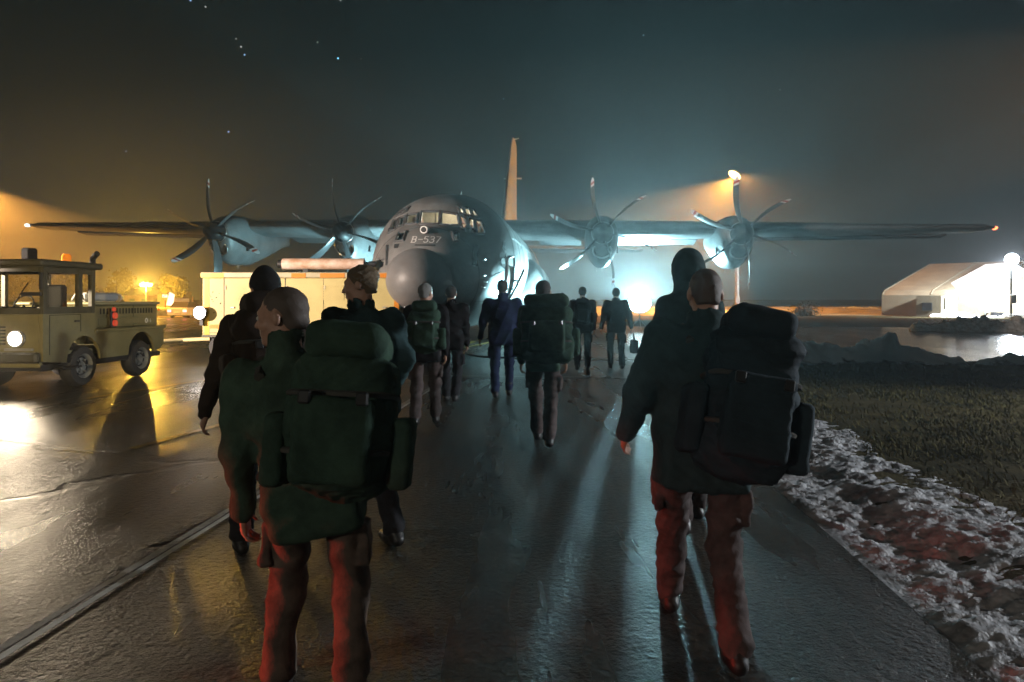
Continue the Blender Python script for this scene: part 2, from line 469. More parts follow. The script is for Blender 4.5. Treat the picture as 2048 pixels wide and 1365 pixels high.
# joints and lines
mb = MB()
P = []
for k in range(60):
    Y = 1.0 + 12.3 * k / 59
    P.append((XL(Y) + 0.015 * (vnoise(Y * 3, 1.3, 4) - .5), Y))
for k in range(59):
    (xa, ya), (xb, yb) = P[k], P[k + 1]
    w0 = 0.020 + 0.014 * float(vnoise(ya * 5, 2, 8)); w1 = 0.020 + 0.014 * float(vnoise(yb * 5, 2, 8))
    h0 = 0.0065; h1 = 0.0065
    mb.add([(xa - w0, ya, 0.004), (xa, ya, h0), (xa + w0, ya, 0.007), (xb - w1, yb, 0.004), (xb, yb, h1), (xb + w1, yb, 0.007)], [(0, 1, 4, 3), (1, 2, 5, 4)])
mb.build('joint_ridge', M_curb, smooth=True, angle=80, kind='structure')
mb = MB()
for k in range(70):                                           # tar and dirt collected beside the joint
    Y = 3.6 + 4.6 * (k / 69) + random.uniform(-.05, .05)
    r = random.uniform(0.015, 0.05) * (1.5 if 4.2 < Y < 4.9 else 0.8)
    x0 = XL(Y) - 0.05 - abs(random.gauss(0, .03)) - (0.06 * random.random() if 4.2 < Y < 4.8 else 0)
    n = 9; pts = []
    for q in range(n):
        th = 2 * pi * q / n; rr = r * random.uniform(.6, 1.3)
        pts.append((x0 + rr * cos(th), Y + rr * 1.8 * sin(th), 0.004 + random.uniform(0, .001)))
    mb.add(pts + [(x0, Y, 0.004 + r * 0.10)], [(q, (q + 1) % n, n) for q in range(n)])
mb.build('tar_patch', M_tar, kind='structure')
def line(name, a, b, w, m, z=0.010):
    a = Vector((a[0], a[1], 0)); b = Vector((b[0], b[1], 0)); d = (b - a).normalized(); s = Vector((-d.y, d.x, 0)) * w / 2
    n = 24; mb = MB()
    L_, R_ = [], []
    for i in range(n + 1):
        p = a.lerp(b, i / n); j = random.uniform(.85, 1.1)
        L_.append(p + s * j); R_.append(p - s * j)
    mb.add([(q.x, q.y, z) for q in L_] + [(q.x, q.y, z) for q in R_], [(i, i + 1, n + 2 + i, n + 1 + i) for i in range(n)])
    return mb.build(name, m, kind='structure')
line('painted_line', (XL(1.6) + .075, 1.6), (XL(13.2) + .075, 13.2), 0.045, M_paint_w, z=0.013)
line('painted_line', G(1150, 719), G(1300, 719), 0.16, M_paint_w)
line('painted_line', G(800, 752), G(1255, 756), 0.05, M_paint_w)
line('painted_line', (-3.9, 7.0), (-3.1, 10.3), 0.10, M_paint_y, z=0.006)
line('painted_line', (-6.6, 10.6), (-5.6, 14.0), 0.10, M_paint_y, z=0.006)
line('painted_line', (-1.9, 22.0), (-0.2, 34.0), 0.15, M_paint_y, z=0.006)
line('painted_line', (-2.4, 19.0), (0.8, 31.0), 0.10, M_paint_y, z=0.006)

# ------------------------------------------------------------------ snow and grass on the right
def snow_patch(name, fn, u, v, m, label=None, cat=None, kind=None, group=None):
    U, V = np.meshgrid(u, v, indexing='ij')
    X, Y, Z = fn(U, V)
    return np_mesh(name, np.stack([X, Y, Z], -1).reshape(-1, 3), grid_faces(len(u), len(v)), m, label=label, cat=cat, kind=kind, group=group)
def strip_fn(U, V):                                           # U along (0..1), V across (0..1)
    Y = 1.2 + U * 10.5
    wob = (vnoise(Y * 1.6, 0.3, 21) - .5) * 0.20
    wid = 1.75 - 0.25 * U + (vnoise(Y * 1.1, 7.7, 22) - .5) * 0.5
    wid = wid * (1 - sstep(0.90, 1.0, U)) + 0.05
    X = 1.72 + 0.075 * Y + wob + V * wid - 0.02
    edge = sstep(0, 0.10, V) * (1 - sstep(0.72, 1.0, V)) * (1 - sstep(.95, 1, U))
    n = fbm(X * 4.2, Y * 2.6, 4, 31); rip = fbm(X * 7.0 + Y * 2, Y * 15.0 - X * 4, 3, 33); rip2 = fbm(X * 16.0, Y * 34.0, 2, 37)
    holes = sstep(0.54, 0.66, fbm(X * 2.6, Y * 2.6, 3, 35)) * 0.05
    Z = np.maximum(ground_h(X, Y), -0.012) + edge * (0.030 + 0.09 * (n - .42) + 0.050 * (rip - .45) + 0.050 * (rip2 - .45)) - holes * edge * .5 - 0.035 * V ** 2
    return X, Y, Z
snow_patch('snow_strip', strip_fn, np.linspace(0, 1, 760), np.linspace(0, 1, 100), M_snow_dirty, kind='stuff')

def ridge(name, pts, w, h, seed, m, label, group=None, nu=160, nv=48, lump=1.0):
    P = [Vector((p[0], p[1], 0)) for p in pts]
    Ls = [0]
    for a, b in zip(P, P[1:]): Ls.append(Ls[-1] + (b - a).length)
    def fn(U, V):
        s = U * Ls[-1]
        X0 = np.interp(s, Ls, [p.x for p in P]); Y0 = np.interp(s, Ls, [p.y for p in P])
        hw = np.interp(s, Ls, h if isinstance(h, (list, tuple)) else [h] * len(P))
        dx, dy = (P[-1] - P[0]).normalized()[:2]
        q = (V - .5) * 2
        X = X0 - dy * q * w + (fbm(s * .8, V * 3, 3, seed + 1) - .5) * .3; Y = Y0 + dx * q * w + (fbm(s * 1.1, V * 3, 3, seed + 2) - .5) * .3
        prof = np.clip(1 - np.abs(q) ** 1.6, 0, 1) * sstep(0, .05, U) * (1 - sstep(.95, 1, U))
        n = fbm(X * 1.8, Y * 1.8, 4, seed + 3); n2 = fbm(X * 5.5, Y * 5.5, 3, seed + 4)
        clod = sstep(.50, .62, fbm(X * 2.6, Y * 2.6, 3, seed + 9)) * sstep(.45, .95, prof) * np.minimum(hw, .6) * (.26 if lump > .9 else 0)
        Z = -0.08 + clod + prof * hw * (0.45 + 0.75 * n * lump + 0.55 * (n2 - .4) * lump) + prof * .07
        return X, Y, Z
    return snow_patch(name, fn, np.linspace(0, 1, nu), np.linspace(0, 1, nv), m, label, 'snow bank', None, group)
M_soilsnow = bpy.data.materials.new('lit_crest_snow_and_soil'); M_soilsnow.use_nodes = True
_N, _L = M_soilsnow.node_tree.nodes, M_soilsnow.node_tree.links
_b = _N['Principled BSDF']; _b.inputs['Roughness'].default_value = .6
_tc = _N.new('ShaderNodeTexCoord'); _n = _N.new('ShaderNodeTexNoise'); _n.inputs['Scale'].default_value = 3.0; _n.inputs['Detail'].default_value = 6
_L.new(_tc.outputs['Object'], _n.inputs['Vector'])
_g = _N.new('ShaderNodeSeparateXYZ'); _L.new(_tc.outputs['Object'], _g.inputs[0])
_mr = _N.new('ShaderNodeMapRange'); _mr.inputs['From Min'].default_value = .06; _mr.inputs['From Max'].default_value = .32; _mr.inputs['To Min'].default_value = -.16; _mr.inputs['To Max'].default_value = .30  # whiter with height: snow over soil, crest light put into the colour
_L.new(_g.outputs['Z'], _mr.inputs['Value'])
_ad = _N.new('ShaderNodeMath'); _ad.operation = 'ADD'; _L.new(_n.outputs['Fac'], _ad.inputs[0]); _L.new(_mr.outputs[0], _ad.inputs[1])
_r = _N.new('ShaderNodeValToRGB'); _r.color_ramp.elements[0].position = .40; _r.color_ramp.elements[1].position = .52
_r.color_ramp.elements[0].color = (.03, .03, .022, 1); _r.color_ramp.elements[1].color = (.66, .68, .70, 1)
_L.new(_ad.outputs[0], _r.inputs[0]); _L.new(_r.outputs[0], _b.inputs['Base Color'])
_bp = _N.new('ShaderNodeBump'); _bp.inputs['Distance'].default_value = .03; _bp.inputs['Strength'].default_value = .6
_L.new(_n.outputs['Fac'], _bp.inputs['Height']); _L.new(_bp.outputs[0], _b.inputs['Normal'])
ridge('snow_bank', [(5.4, 15.0), (6.3, 15.9), (7.6, 16.2), (9.1, 16.1), (10.3, 15.6)], 0.85, [.18, .62, .52, .60, .25], 41, M_soilsnow, 'ploughed ridge of earthy snow with white crest along the grass edge')
ridge('snow_bank', [(10.6, 15.6), (11.6, 15.9), (12.8, 15.7)], 0.7, [.10, .36, .14], 47, M_soilsnow, 'low dark hump of ploughed soil between two snow ridges', nu=90, nv=36)
ridge('snow_bank', [(12.0, 15.2), (13.2, 15.6), (15, 15.4), (18, 15.2)], 0.85, [.2, .46, .42, .2], 53, M_soilsnow, 'ploughed snow heap at the right edge by the lit wet taxiway', nu=120)
ridge('snow_bank', [(20.0, 34.5), (23.0, 34.0), (26.5, 33.6)], 0.6, [.4, .62, .45], 59, M_snow, 'row of broken snow lumps beyond the wet taxiway, longer one', lump=1.5)
ridge('snow_bank', [(26.9, 33.6), (28.2, 33.3), (29.6, 33.1)], 0.5, [.4, .55, .3], 61, M_snow, 'short row of broken snow lumps nearest the right picture edge', nu=90, lump=1.5)
ridge('snow_bank', [(36.0, 79.0), (38.5, 78.5), (41.5, 78.0), (43, 78)], 1.6, [.6, 1.25, 1.15, .5], 67, M_snow, 'large rounded snow heap in the orange lit field left of brown tent', lump=.45)
ridge('snow_bank', [(36.8, 60.5), (38.2, 60.0), (40.6, 59.2)], 1.2, [.35, 1.35, .25], 71, M_snow, 'rounded snow heap in front of the brown tent porch', lump=.4)
ridge('snow_bank', [(26, 86), (30, 84.5), (34, 84)], 1.2, [.4, .8, .45], 73, M_snow, 'long thin snow drift in the orange field behind the bush', lump=.6)
ridge('snow_bank', [(-46, 68), (-36, 69), (-26, 70)], 1.2, [.5, .7, .5], 79, M_snow, 'long snow bank glowing yellow below the trees at left', nu=220, lump=.8)
ridge('snow_bank', [(5.0, 76), (9, 77), (13, 76)], 1.1, [.3, .6, .3], 83, M_snow, 'low snow drift under the bright floodlight beyond the aircraft', lump=.6)
ridge('snow_bank', [(11, 47), (13, 46.6), (14.6, 46.5)], .5, [.15, .35, .15], 87, M_snow_dirty, 'small snow lump on the grass verge behind the right hooded walker', nu=80, lump=1.2)

# winter grass, right of the snow
n = 60000
gY = 1.6 + 14.0 * rng.random(n) ** 0.8
gXo = 0.9 + rng.random(n) ** 1.1 * (2.0 + gY * 0.75)
gX = 1.72 + 0.075 * gY + gXo + (vnoise(gY * 1.5, gY * 0 + 3, 5) - .5) * .4
dens = fbm(gX * 1.4, gY * 1.4, 3, 77)
keep = (rng.random(n) < sstep(.25, .6, dens) + .15) & (gXo > 0.75 + .5 * vnoise(gY * 2.2, gX * 2.2, 6))
gX, gY = gX[keep], gY[keep]; n = len(gX)
gz = ground_h(gX, gY)
hh = rng.uniform(.02, .075, n); ww = rng.uniform(.004, .010, n); th = rng.uniform(0, 2 * pi, n)
lx, ly = rng.normal(0, .04, n) - 0.02, rng.normal(0, .04, n)
base = np.stack([gX, gY, gz - .005], 1)
s = np.stack([np.cos(th) * ww, np.sin(th) * ww, np.zeros(n)], 1)
mid = base + np.stack([lx * .4, ly * .4, hh * .65], 1)
tip = base + np.stack([lx, ly, hh], 1)
V = np.stack([base - s, base + s, mid + s * .7, mid - s * .7, tip], 1).reshape(-1, 3)
i0 = np.arange(n) * 5
F = np.concatenate([np.stack([i0, i0 + 1, i0 + 2], 1), np.stack([i0, i0 + 2, i0 + 3], 1), np.stack([i0 + 3, i0 + 2, i0 + 4], 1)])
np_mesh('grass', V, F, M_grass_blade, smooth=False, kind='stuff')
# ------------------------------------------------------------------ the aircraft
A_YAW = RAD(5.5)
A_LOC = Vector((-2.52, 16.6, 0))
A_ROLL = RAD(0.72)
aircraft = empty('transport_aircraft', A_LOC, (0, A_ROLL, -A_YAW),
                 'grey four propeller military transport aircraft with high wing parked facing the camera', 'aircraft')
A_M = Matrix.LocRotScale(A_LOC, Euler((0, A_ROLL, -A_YAW)), None)
A_I = A_M.inverted()
M_grey = mat('aircraft_grey_paint', (0.180, 0.175, 0.170), 0.45, var=0.42, var_scale=1.3, spec=0.4, rough_var=0.12, stretch=(1.6, .35, 1.0))
M_grey2 = mat('radome_grey_paint', (0.135, 0.130, 0.128), 0.5, var=0.35, var_scale=1.3, spec=0.4)
M_greyw = mat('wing_grey_paint', (0.155, 0.158, 0.160), 0.45, var=0.35, var_scale=1.4, spec=0.4)
M_black = mat('black_rubber_deicer', (0.012, 0.012, 0.013), 0.45)
M_blade = mat('propeller_blade_grey', (0.055, 0.058, 0.062), 0.35, spec=0.4)
M_tipw = mat('propeller_tip_white', (0.75, 0.75, 0.75), 0.4)
M_tipr = mat('propeller_tip_red', (0.45, 0.06, 0.04), 0.4)
M_metal = mat('bare_metal', (0.55, 0.55, 0.55), 0.28, metal=1.0)
M_dark = mat('dark_opening', (0.008, 0.008, 0.009), 0.7)
M_mark = mat('pale_grey_marking', (0.62, 0.60, 0.58), 0.5)
M_glass = glass('cockpit_glass', (0.9, 0.95, 0.93), 0.10)
M_frame = mat('window_frame_grey', (0.060, 0.060, 0.062), 0.5)
M_tyre = mat('tyre_rubber', (0.018, 0.018, 0.018), 0.7, bump=0.3, bump_scale=50)
M_white = mat('white_enamel', (0.75, 0.75, 0.74), 0.35, var=0.2, var_scale=6)

ST = np.array([  # s, half width, top, bottom, centre z
    [0.70, .55, 2.62, 1.58, 2.08], [1.0, .98, 3.02, 1.22, 2.08], [1.4, 1.28, 3.32, 1.00, 2.12], [1.9, 1.52, 3.56, .85, 2.18],
    [2.3, 1.67, 3.72, .76, 2.26], [2.7, 1.78, 4.02, .70, 2.36], [3.1, 1.88, 4.33, .66, 2.46], [3.6, 1.98, 4.58, .63, 2.56], [4.2, 2.06, 4.75, .61, 2.65],
    [5.0, 2.13, 4.88, .60, 2.72], [6.0, 2.16, 4.92, .60, 2.75], [8, 2.16, 4.92, .60, 2.75], [17.0, 2.16, 4.92, .62, 2.77], [19.0, 2.10, 4.92, .95, 2.95],
    [21, 1.92, 4.92, 1.55, 3.25], [23, 1.62, 4.90, 2.25, 3.6], [25, 1.20, 4.86, 2.95, 3.9], [27, .75, 4.78, 3.6, 4.2], [28.6, .35, 4.65, 4.1, 4.38], [29.4, .05, 4.48, 4.36, 4.42]])
def pchip(x, y, q):
    x = np.asarray(x); y = np.asarray(y); h = np.diff(x); d = np.diff(y) / h
    m = np.zeros_like(y)
    m[0], m[-1] = d[0], d[-1]
    for i in range(1, len(x) - 1):
        if d[i - 1] * d[i] > 0:
            w1 = 2 * h[i] + h[i - 1]; w2 = h[i] + 2 * h[i - 1]
            m[i] = (w1 + w2) / (w1 / d[i - 1] + w2 / d[i])
    k = np.clip(np.searchsorted(x, q) - 1, 0, len(x) - 2); t = (q - x[k]) / h[k]
    return ((1 + 2 * t) * (1 - t) ** 2) * y[k] + t * (1 - t) ** 2 * h[k] * m[k] + t * t * (3 - 2 * t) * y[k + 1] + t * t * (t - 1) * h[k] * m[k + 1]
NPHI = 300
s_all = np.concatenate([np.arange(0.70, 5.6, 0.045), np.arange(5.7, 29.4, 0.35), [29.4]])
phi = np.linspace(0, 2 * pi, NPHI, endpoint=False)
hw = pchip(ST[:, 0], ST[:, 1], s_all); zt = pchip(ST[:, 0], ST[:, 2], s_all); zb = pchip(ST[:, 0], ST[:, 3], s_all); zc = pchip(ST[:, 0], ST[:, 4], s_all)
c, sn = np.cos(phi), np.sin(phi)
e1 = 2 / 2.08
cx = np.sign(c) * np.abs(c) ** e1; sx_ = np.sign(sn) * np.abs(sn) ** e1
FX = hw[:, None] * cx[None]
FZ = np.where(sx_[None] >= 0, zc[:, None] + (zt - zc)[:, None] * sx_[None], zc[:, None] + (zc - zb)[:, None] * sx_[None])
FY = np.repeat(s_all[:, None], NPHI, 1)
FV = np.stack([FX, FY, FZ], -1).reshape(-1, 3)
ns = len(s_all)
ii, kk = np.meshgrid(np.arange(ns - 1), np.arange(NPHI), indexing='ij')
a = (ii * NPHI + kk).ravel(); b = (ii * NPHI + (kk + 1) % NPHI).ravel()
FF = np.stack([a, b, b + NPHI, a + NPHI], 1)[:, ::-1]
bvh = BVHTree.FromPolygons([tuple(v) for v in FV], [tuple(f) for f in FF])
EYE = A_I @ Vector((0, 0, CAM_H))
def hit_px(px, py):                                          # a photo point on the aircraft's skin, in aircraft axes
    d = (A_I.to_3x3() @ (W(px, py, 10) - Vector((0, 0, CAM_H)))).normalized()
    loc, nrm, _, _ = bvh.ray_cast(EYE, d, 80)
    if loc is None: return None, None
    if nrm.dot(d) > 0: nrm = -nrm
    return loc, nrm
def hit_front(t, z):
    loc, nrm, _, _ = bvh.ray_cast(Vector((t, -5, z)), Vector((0, 1, 0)), 80)
    if loc is not None and nrm.y > 0: nrm = -nrm
    return loc, nrm
k1 = 8.533
def WP(*pts): return [(760 + x / k1, 390 + y / k1) for x, y in pts]
WINDOWS = [WP((710, 285), (1022, 285), (1012, 505), (682, 500)), WP((1045, 290), (1320, 335), (1358, 525), (1040, 515)),
           WP((1352, 350), (1445, 390), (1492, 520), (1452, 612), (1402, 590)), WP((1485, 400), (1598, 405), (1612, 640), (1555, 640), (1510, 520)),
           WP((1622, 425), (1718, 445), (1788, 665), (1742, 672), (1640, 665)),
           WP((1335, 222), (1398, 222), (1436, 335), (1362, 315)), WP((1424, 222), (1510, 230), (1566, 365), (1460, 342)), WP((1532, 235), (1600, 268), (1684, 385), (1590, 370)),
           WP((470, 340), (652, 318), (622, 500), (440, 505)), WP((340, 395), (436, 365), (410, 515), (300, 575)), WP((235, 435), (312, 415), (262, 600), (150, 662)),
           WP((432, 240), (512, 203), (446, 290), (345, 345)), WP((330, 300), (412, 252), (330, 350), (262, 385)),
           WP((325, 650), (450, 630), (395, 790), (262, 797)), WP((1222, 640), (1345, 640), (1335, 782), (1262, 790))]
def inside(px, py, poly):
    r = np.zeros(len(px), bool); n = len(poly)
    for i in range(n):
        (x1, y1), (x2, y2) = poly[i], poly[(i + 1) % n]
        cnd = (y1 > py) != (y2 > py)
        with np.errstate(divide='ignore', invalid='ignore'):
            xi = (x2 - x1) * (py - y1) / ((y2 - y1) if y2 != y1 else 1e-9) + x1
        r ^= cnd & (px < xi)
    return r
fc = FV[FF].mean(1)
Mw = np.array(A_M)
fw = fc @ Mw[:3, :3].T + Mw[:3, 3]
fpx = 1024 + fw[:, 0] / fw[:, 1] * FPX; fpy = HOR - (fw[:, 2] - CAM_H) / fw[:, 1] * FPX
front = fc[:, 1] < 5.4
# only the faces turned to the nose side count
nrm = np.cross(FV[FF[:, 1]] - FV[FF[:, 0]], FV[FF[:, 2]] - FV[FF[:, 0]])
tocam = np.array(EYE)[None] - fc
facing = (nrm * tocam).sum(1) > 0
cut = np.zeros(len(FF), bool)
for poly in WINDOWS: cut |= inside(fpx, fpy, poly)
cut &= front & facing
fus = np_mesh('fuselage', FV, FF[~cut], M_grey, parent=aircraft)
# radome, a bulb with a crease where it meets the nose
mb = MB(); rings = []
for k in range(40):
    u = k / 39; s_ = 2.05 * u ** 1.5
    r = math.sqrt(max(0.0, 1 - (1 - min(1, s_ / 1.75)) ** 2.1)) if s_ < 1.75 else 1.0
    r = max(r, 0.01)
    rings.append([(1.00 * r * cos(p), 0.02 + s_, 2.07 - 0.05 * u + (0.95 if sin(p) > 0 else 0.92) * r * sin(p)) for p in np.linspace(0, 2 * pi, 64, endpoint=False)])
mb.loft(rings).build('radome', M_grey2, aircraft, smooth=True)
# glazing: panes with frames
for poly in WINDOWS:
    pts = []
    n = len(poly)
    for i in range(n):
        (x1, y1), (x2, y2) = poly[i], poly[(i + 1) % n]
        for q in range(8):
            h, nn = hit_px(x1 + (x2 - x1) * q / 8, y1 + (y2 - y1) * q / 8)
            if h is not None: pts.append((h, nn))
    if len(pts) < 6: continue
    ctr = sum((p for p, _ in pts), Vector()) / len(pts)
    nav = sum((q for _, q in pts), Vector()).normalized()
    ring = [p + nn * 0.004 for p, nn in pts]
    w = MB().add([ctr + nav * 0.03] + ring, [(0, i + 1, (i + 1) % len(ring) + 1) for i in range(len(ring))]).build('window', M_glass, aircraft, smooth=True)
    MB().tube([p + nn * 0.006 for p, nn in pts], 0.040, 6, closed=True).build('window_frame', M_frame, w, smooth=True)
# marking on the nose
def text_mesh(body, size, name='Bfont'):
    cu = bpy.data.curves.new('lettering', 'FONT'); cu.body = body; cu.size = size; cu.resolution_u = 3
    o = bpy.data.objects.new('lettering', cu); COL.objects.link(o)
    bpy.context.view_layer.update()
    me = o.to_mesh(); V = [v.co.copy() for v in me.vertices]; F = [tuple(p.vertices) for p in me.polygons]
    o.to_mesh_clear(); bpy.data.objects.remove(o); bpy.data.curves.remove(cu)
    return V, F
def subdivide(V, F, n=2):
    import bmesh
    bm = bmesh.new(); vs = [bm.verts.new(v) for v in V]
    for f in F:
        try: bm.faces.new([vs[i] for i in f])
        except Exception: pass
    bmesh.ops.triangulate(bm, faces=bm.faces[:])
    for _ in range(n): bmesh.ops.subdivide_edges(bm, edges=bm.edges[:], cuts=1, use_grid_fill=True)
    bmesh.ops.triangulate(bm, faces=bm.faces[:])
    bm.verts.index_update()
    V2 = [v.co.copy() for v in bm.verts]; F2 = [tuple(v.index for v in f.verts) for f in bm.faces]; bm.free()
    return V2, F2
# stroked stencil letters: built as thin strokes laid on the skin
STROKES = {'B': [[(-.14, 0), (0, 0), (0, 1), (-.14, 1), (.45, 1), (.6, .9), (.6, .62), (.45, .52), (0, .52)], [(.45, .52), (.66, .4), (.66, .12), (.5, 0), (0, 0)]],
           '-': [[(.05, .5), (.75, .5)]], '5': [[(.62, 1), (.08, 1), (.04, .56), (.4, .6), (.62, .46), (.64, .2), (.5, .03), (.2, 0), (0, .12)]],
           '3': [[(.02, .9), (.2, 1), (.5, 1), (.62, .86), (.6, .64), (.42, .54), (.25, .53)], [(.42, .54), (.64, .4), (.64, .14), (.48, 0), (.18, 0), (0, .1)]],
           '7': [[(0, 1), (.64, 1), (.22, 0)]]}
xc = 0.0; items = []
for ch, adv in (('B', .95), ('-', 1.0), ('5', .92), ('3', .92), ('7', .7)):
    items.append((ch, xc)); xc += adv
SC = 0.185
pa, _ = hit_px(823.5, 484); pb, _ = hit_px(881, 477)
t0, t1 = pa.x, pb.x; SC = (t1 - t0) / xc * 1.02; z0 = min(pa.z, pb.z) - 0.02
for ch, x0 in items:
    mb = MB()
    for st in STROKES[ch]:
        pl = []
        for (xa, ya), (xb, yb) in zip(st, st[1:]):
            for q in range(4): pl.append((xa + (xb - xa) * q / 4, ya + (yb - ya) * q / 4))
        pl.append(st[-1])
        L3 = []
        for (x, y) in pl:
            h, nn = hit_front(t0 + (x0 + x) * SC, z0 + y * SC * 1.05)
            L3.append((h, nn))
        for (pa_, na_), (pb_, nb_) in zip(L3, L3[1:]):
            d = (pb_ - pa_).normalized(); sd = d.cross(na_).normalized() * 0.0135; ov = d * 0.006
            mb.add([pa_ - sd - ov + na_ * .006, pa_ + sd - ov + na_ * .006, pb_ + sd + ov + nb_ * .006, pb_ - sd + ov + nb_ * .006], [(0, 1, 2, 3)])
    mb.build('serial_character', M_mark, aircraft)
def skin_patch(name, poly, m, off=0.006, parent=None, n=7):
    """a patch laid on the skin, corners given on the photo"""
    (a, b, c_, d) = poly; V = []
    for i in range(n + 1):
        for j in range(n + 1):
            u, v = i / n, j / n
            x = (a[0] * (1 - u) + b[0] * u) * (1 - v) + (d[0] * (1 - u) + c_[0] * u) * v
            y = (a[1] * (1 - u) + b[1] * u) * (1 - v) + (d[1] * (1 - u) + c_[1] * u) * v
            h, nn = hit_px(x, y)
            if h is None: return None
            V.append(h + nn * off)
    F = [(i * (n + 1) + j, (i + 1) * (n + 1) + j, (i + 1) * (n + 1) + j + 1, i * (n + 1) + j + 1) for i in range(n) for j in range(n)]
    return MB().add(V, F).build(name, m, parent or aircraft, smooth=True)
skin_patch('air_slot', [(830, 489.5), (871, 489.5), (871, 493), (829, 492)], M_dark)
skin_patch('service_panel', [(772, 491), (778, 490), (775, 531), (771, 531)], M_dark)
skin_patch('service_panel', [(944, 490), (955, 490), (955, 533), (943, 533)], M_dark)
skin_patch('vent', [(789, 489), (799, 488), (796, 497), (788, 497)], M_dark)
skin_patch('vent', [(1004, 484), (1012, 486), (1011, 503), (1004, 498)], M_dark)
# camera-like tube on the nose
h, nn = hit_px(853, 461)
d = Vector((-0.03, -1, -0.05)).normalized()
tb = MB().cyl(h - d * .05, h + d * .30, 0.085, 0.10, 20).build('sensor_tube', M_white, aircraft, smooth=True)
MB().cyl(h + d * .302, h + d * .306, 0.072, 0.072, 20).build('sensor_lens', M_dark, tb)
# pitot probes
for (px, py) in ((965, 522), (965, 552), (968, 564), (963, 574), (766, 521)):
    h, nn = hit_px(px, py)
    if h is None: continue
    base = h + nn * 0.10
    mb = MB().cyl(h, base, 0.018, 0.014, 8).cyl(base + Vector((0, .03, 0)), base + Vector((0, -.26, 0)), 0.013, 0.008, 8)
    mb.build('pitot_probe', M_metal, aircraft, smooth=True)
# skin joints
M_seamg = mat('skin_joint_grey', (.05, .05, .052), .6)
def seam_ring(s_):
    pts = []
    for q in np.linspace(0, 2 * pi, 120, endpoint=False):
        pts.append(side_pt(s_, q, .0015))
    MB().tube(pts, .007, 4, closed=True).build('skin_joint', M_seamg, aircraft)
def seam_line(ang, s0, s1):
    MB().tube([side_pt(s_, ang, .0015) for s_ in np.linspace(s0, s1, 60)], .006, 4).build('skin_joint', M_seamg, aircraft)
def side_pt(s_, ang, off=0.0):
    w_, t_, b_, c_ = [float(pchip(ST[:, 0], ST[:, j], np.array([s_]))[0]) for j in (1, 2, 3, 4)]
    z = c_ + ((t_ - c_ + off) if sin(ang) > 0 else (c_ - b_ + off)) * math.copysign(abs(sin(ang)) ** e1, sin(ang))
    return Vector(((w_ + off) * math.copysign(abs(cos(ang)) ** e1, cos(ang)), s_, z))
for s_ in (1.75, 4.75, 6.3, 8.1, 16.0, 19.5, 22.5): seam_ring(s_)
for an_ in (.35, pi - .35, -.25, pi + .25, 1.15, pi - 1.15, pi / 2): seam_line(an_, 4.8, 22)
for an_ in (-.05, pi + .05, -.5, pi + .5): seam_line(an_, 1.8, 4.7)
for (s_, hh_) in ((6.9, .42), (9.4, .30)):
    MB().prism([(-.012, s_, 4.90), (-.012, s_ + .42, 4.90), (-.012, s_ + .38, 4.90 + hh_), (-.012, s_ + .2, 4.90 + hh_)], (.024, 0, 0)).build('blade_antenna', M_frame, aircraft)
# pale winged crest on the port side
mb = MB()
def crest(poly):
    P3 = [hit_px(960 + x / 8.03, 440 + y / 8.03) for x, y in poly]
    if any(p is None for p, _ in P3): return
    c0 = sum((p for p, _ in P3), Vector()) / len(P3)
    nv = P3[0][1]
    mb.add([c0 + nv * .012] + [p + q * .008 for p, q in P3], [(0, i + 1, (i + 1) % len(P3) + 1) for i in range(len(P3))])
crest([(345, 620), (378, 612), (405, 630), (430, 690), (408, 745), (378, 775), (352, 740), (336, 680)])
crest([(408, 618), (440, 610), (462, 640), (430, 668), (412, 655)])
crest([(402, 600), (436, 540), (425, 590)])
mb.build('crest', M_mark, aircraft)
# crew door, let down on the port side, with its opening behind it
V = []; F = []
for i in range(9):
    for j in range(9):
        V.append(side_pt(3.75 + .85 * i / 8, -0.78 + 0.86 * j / 8, 0.010))
F = [(i * 9 + j, i * 9 + j + 1, i * 9 + j + 10, i * 9 + j + 9) for i in range(8) for j in range(8)]
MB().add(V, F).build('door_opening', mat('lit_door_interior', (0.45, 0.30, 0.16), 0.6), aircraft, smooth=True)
ring = [side_pt(3.72 + .91 * q / 8, 0.09, .02) for q in range(9)] + [side_pt(4.63, 0.09 - .88 * q / 8, .02) for q in range(1, 9)] + [side_pt(4.63 - .91 * q / 8, -0.79, .02) for q in range(1, 9)] + [side_pt(3.72, -0.79 + .88 * q / 8, .02) for q in range(1, 8)]
MB().tube(ring, 0.025, 6, closed=True).build('door_frame', M_metal, aircraft, smooth=True)
mb = MB()
hinge = side_pt(4.9, -0.70, 0.03)
prof = []
for j in range(10):
    u = j / 9
    prof.append(Vector((hinge.x + 0.16 + 0.62 * u + 0.05 * sin(pi * u), 0, hinge.z + 1.30 * u - 0.10 * u * u)))
inner = [p + Vector((-0.07, 0, 0.03)) for p in prof]
ringp = prof + inner[::-1]
mb.prism([(p.x, hinge.y - .05, p.z) for p in ringp], (0, 0.75, 0))
for u in (0.25, 0.5, 0.75):
    p = prof[int(u * 9)]
    mb.box(p.x - .30, p.x - .04, hinge.y + .02, hinge.y + .62, p.z + .02, p.z + .07)
mb.build('crew_door', M_grey, aircraft)
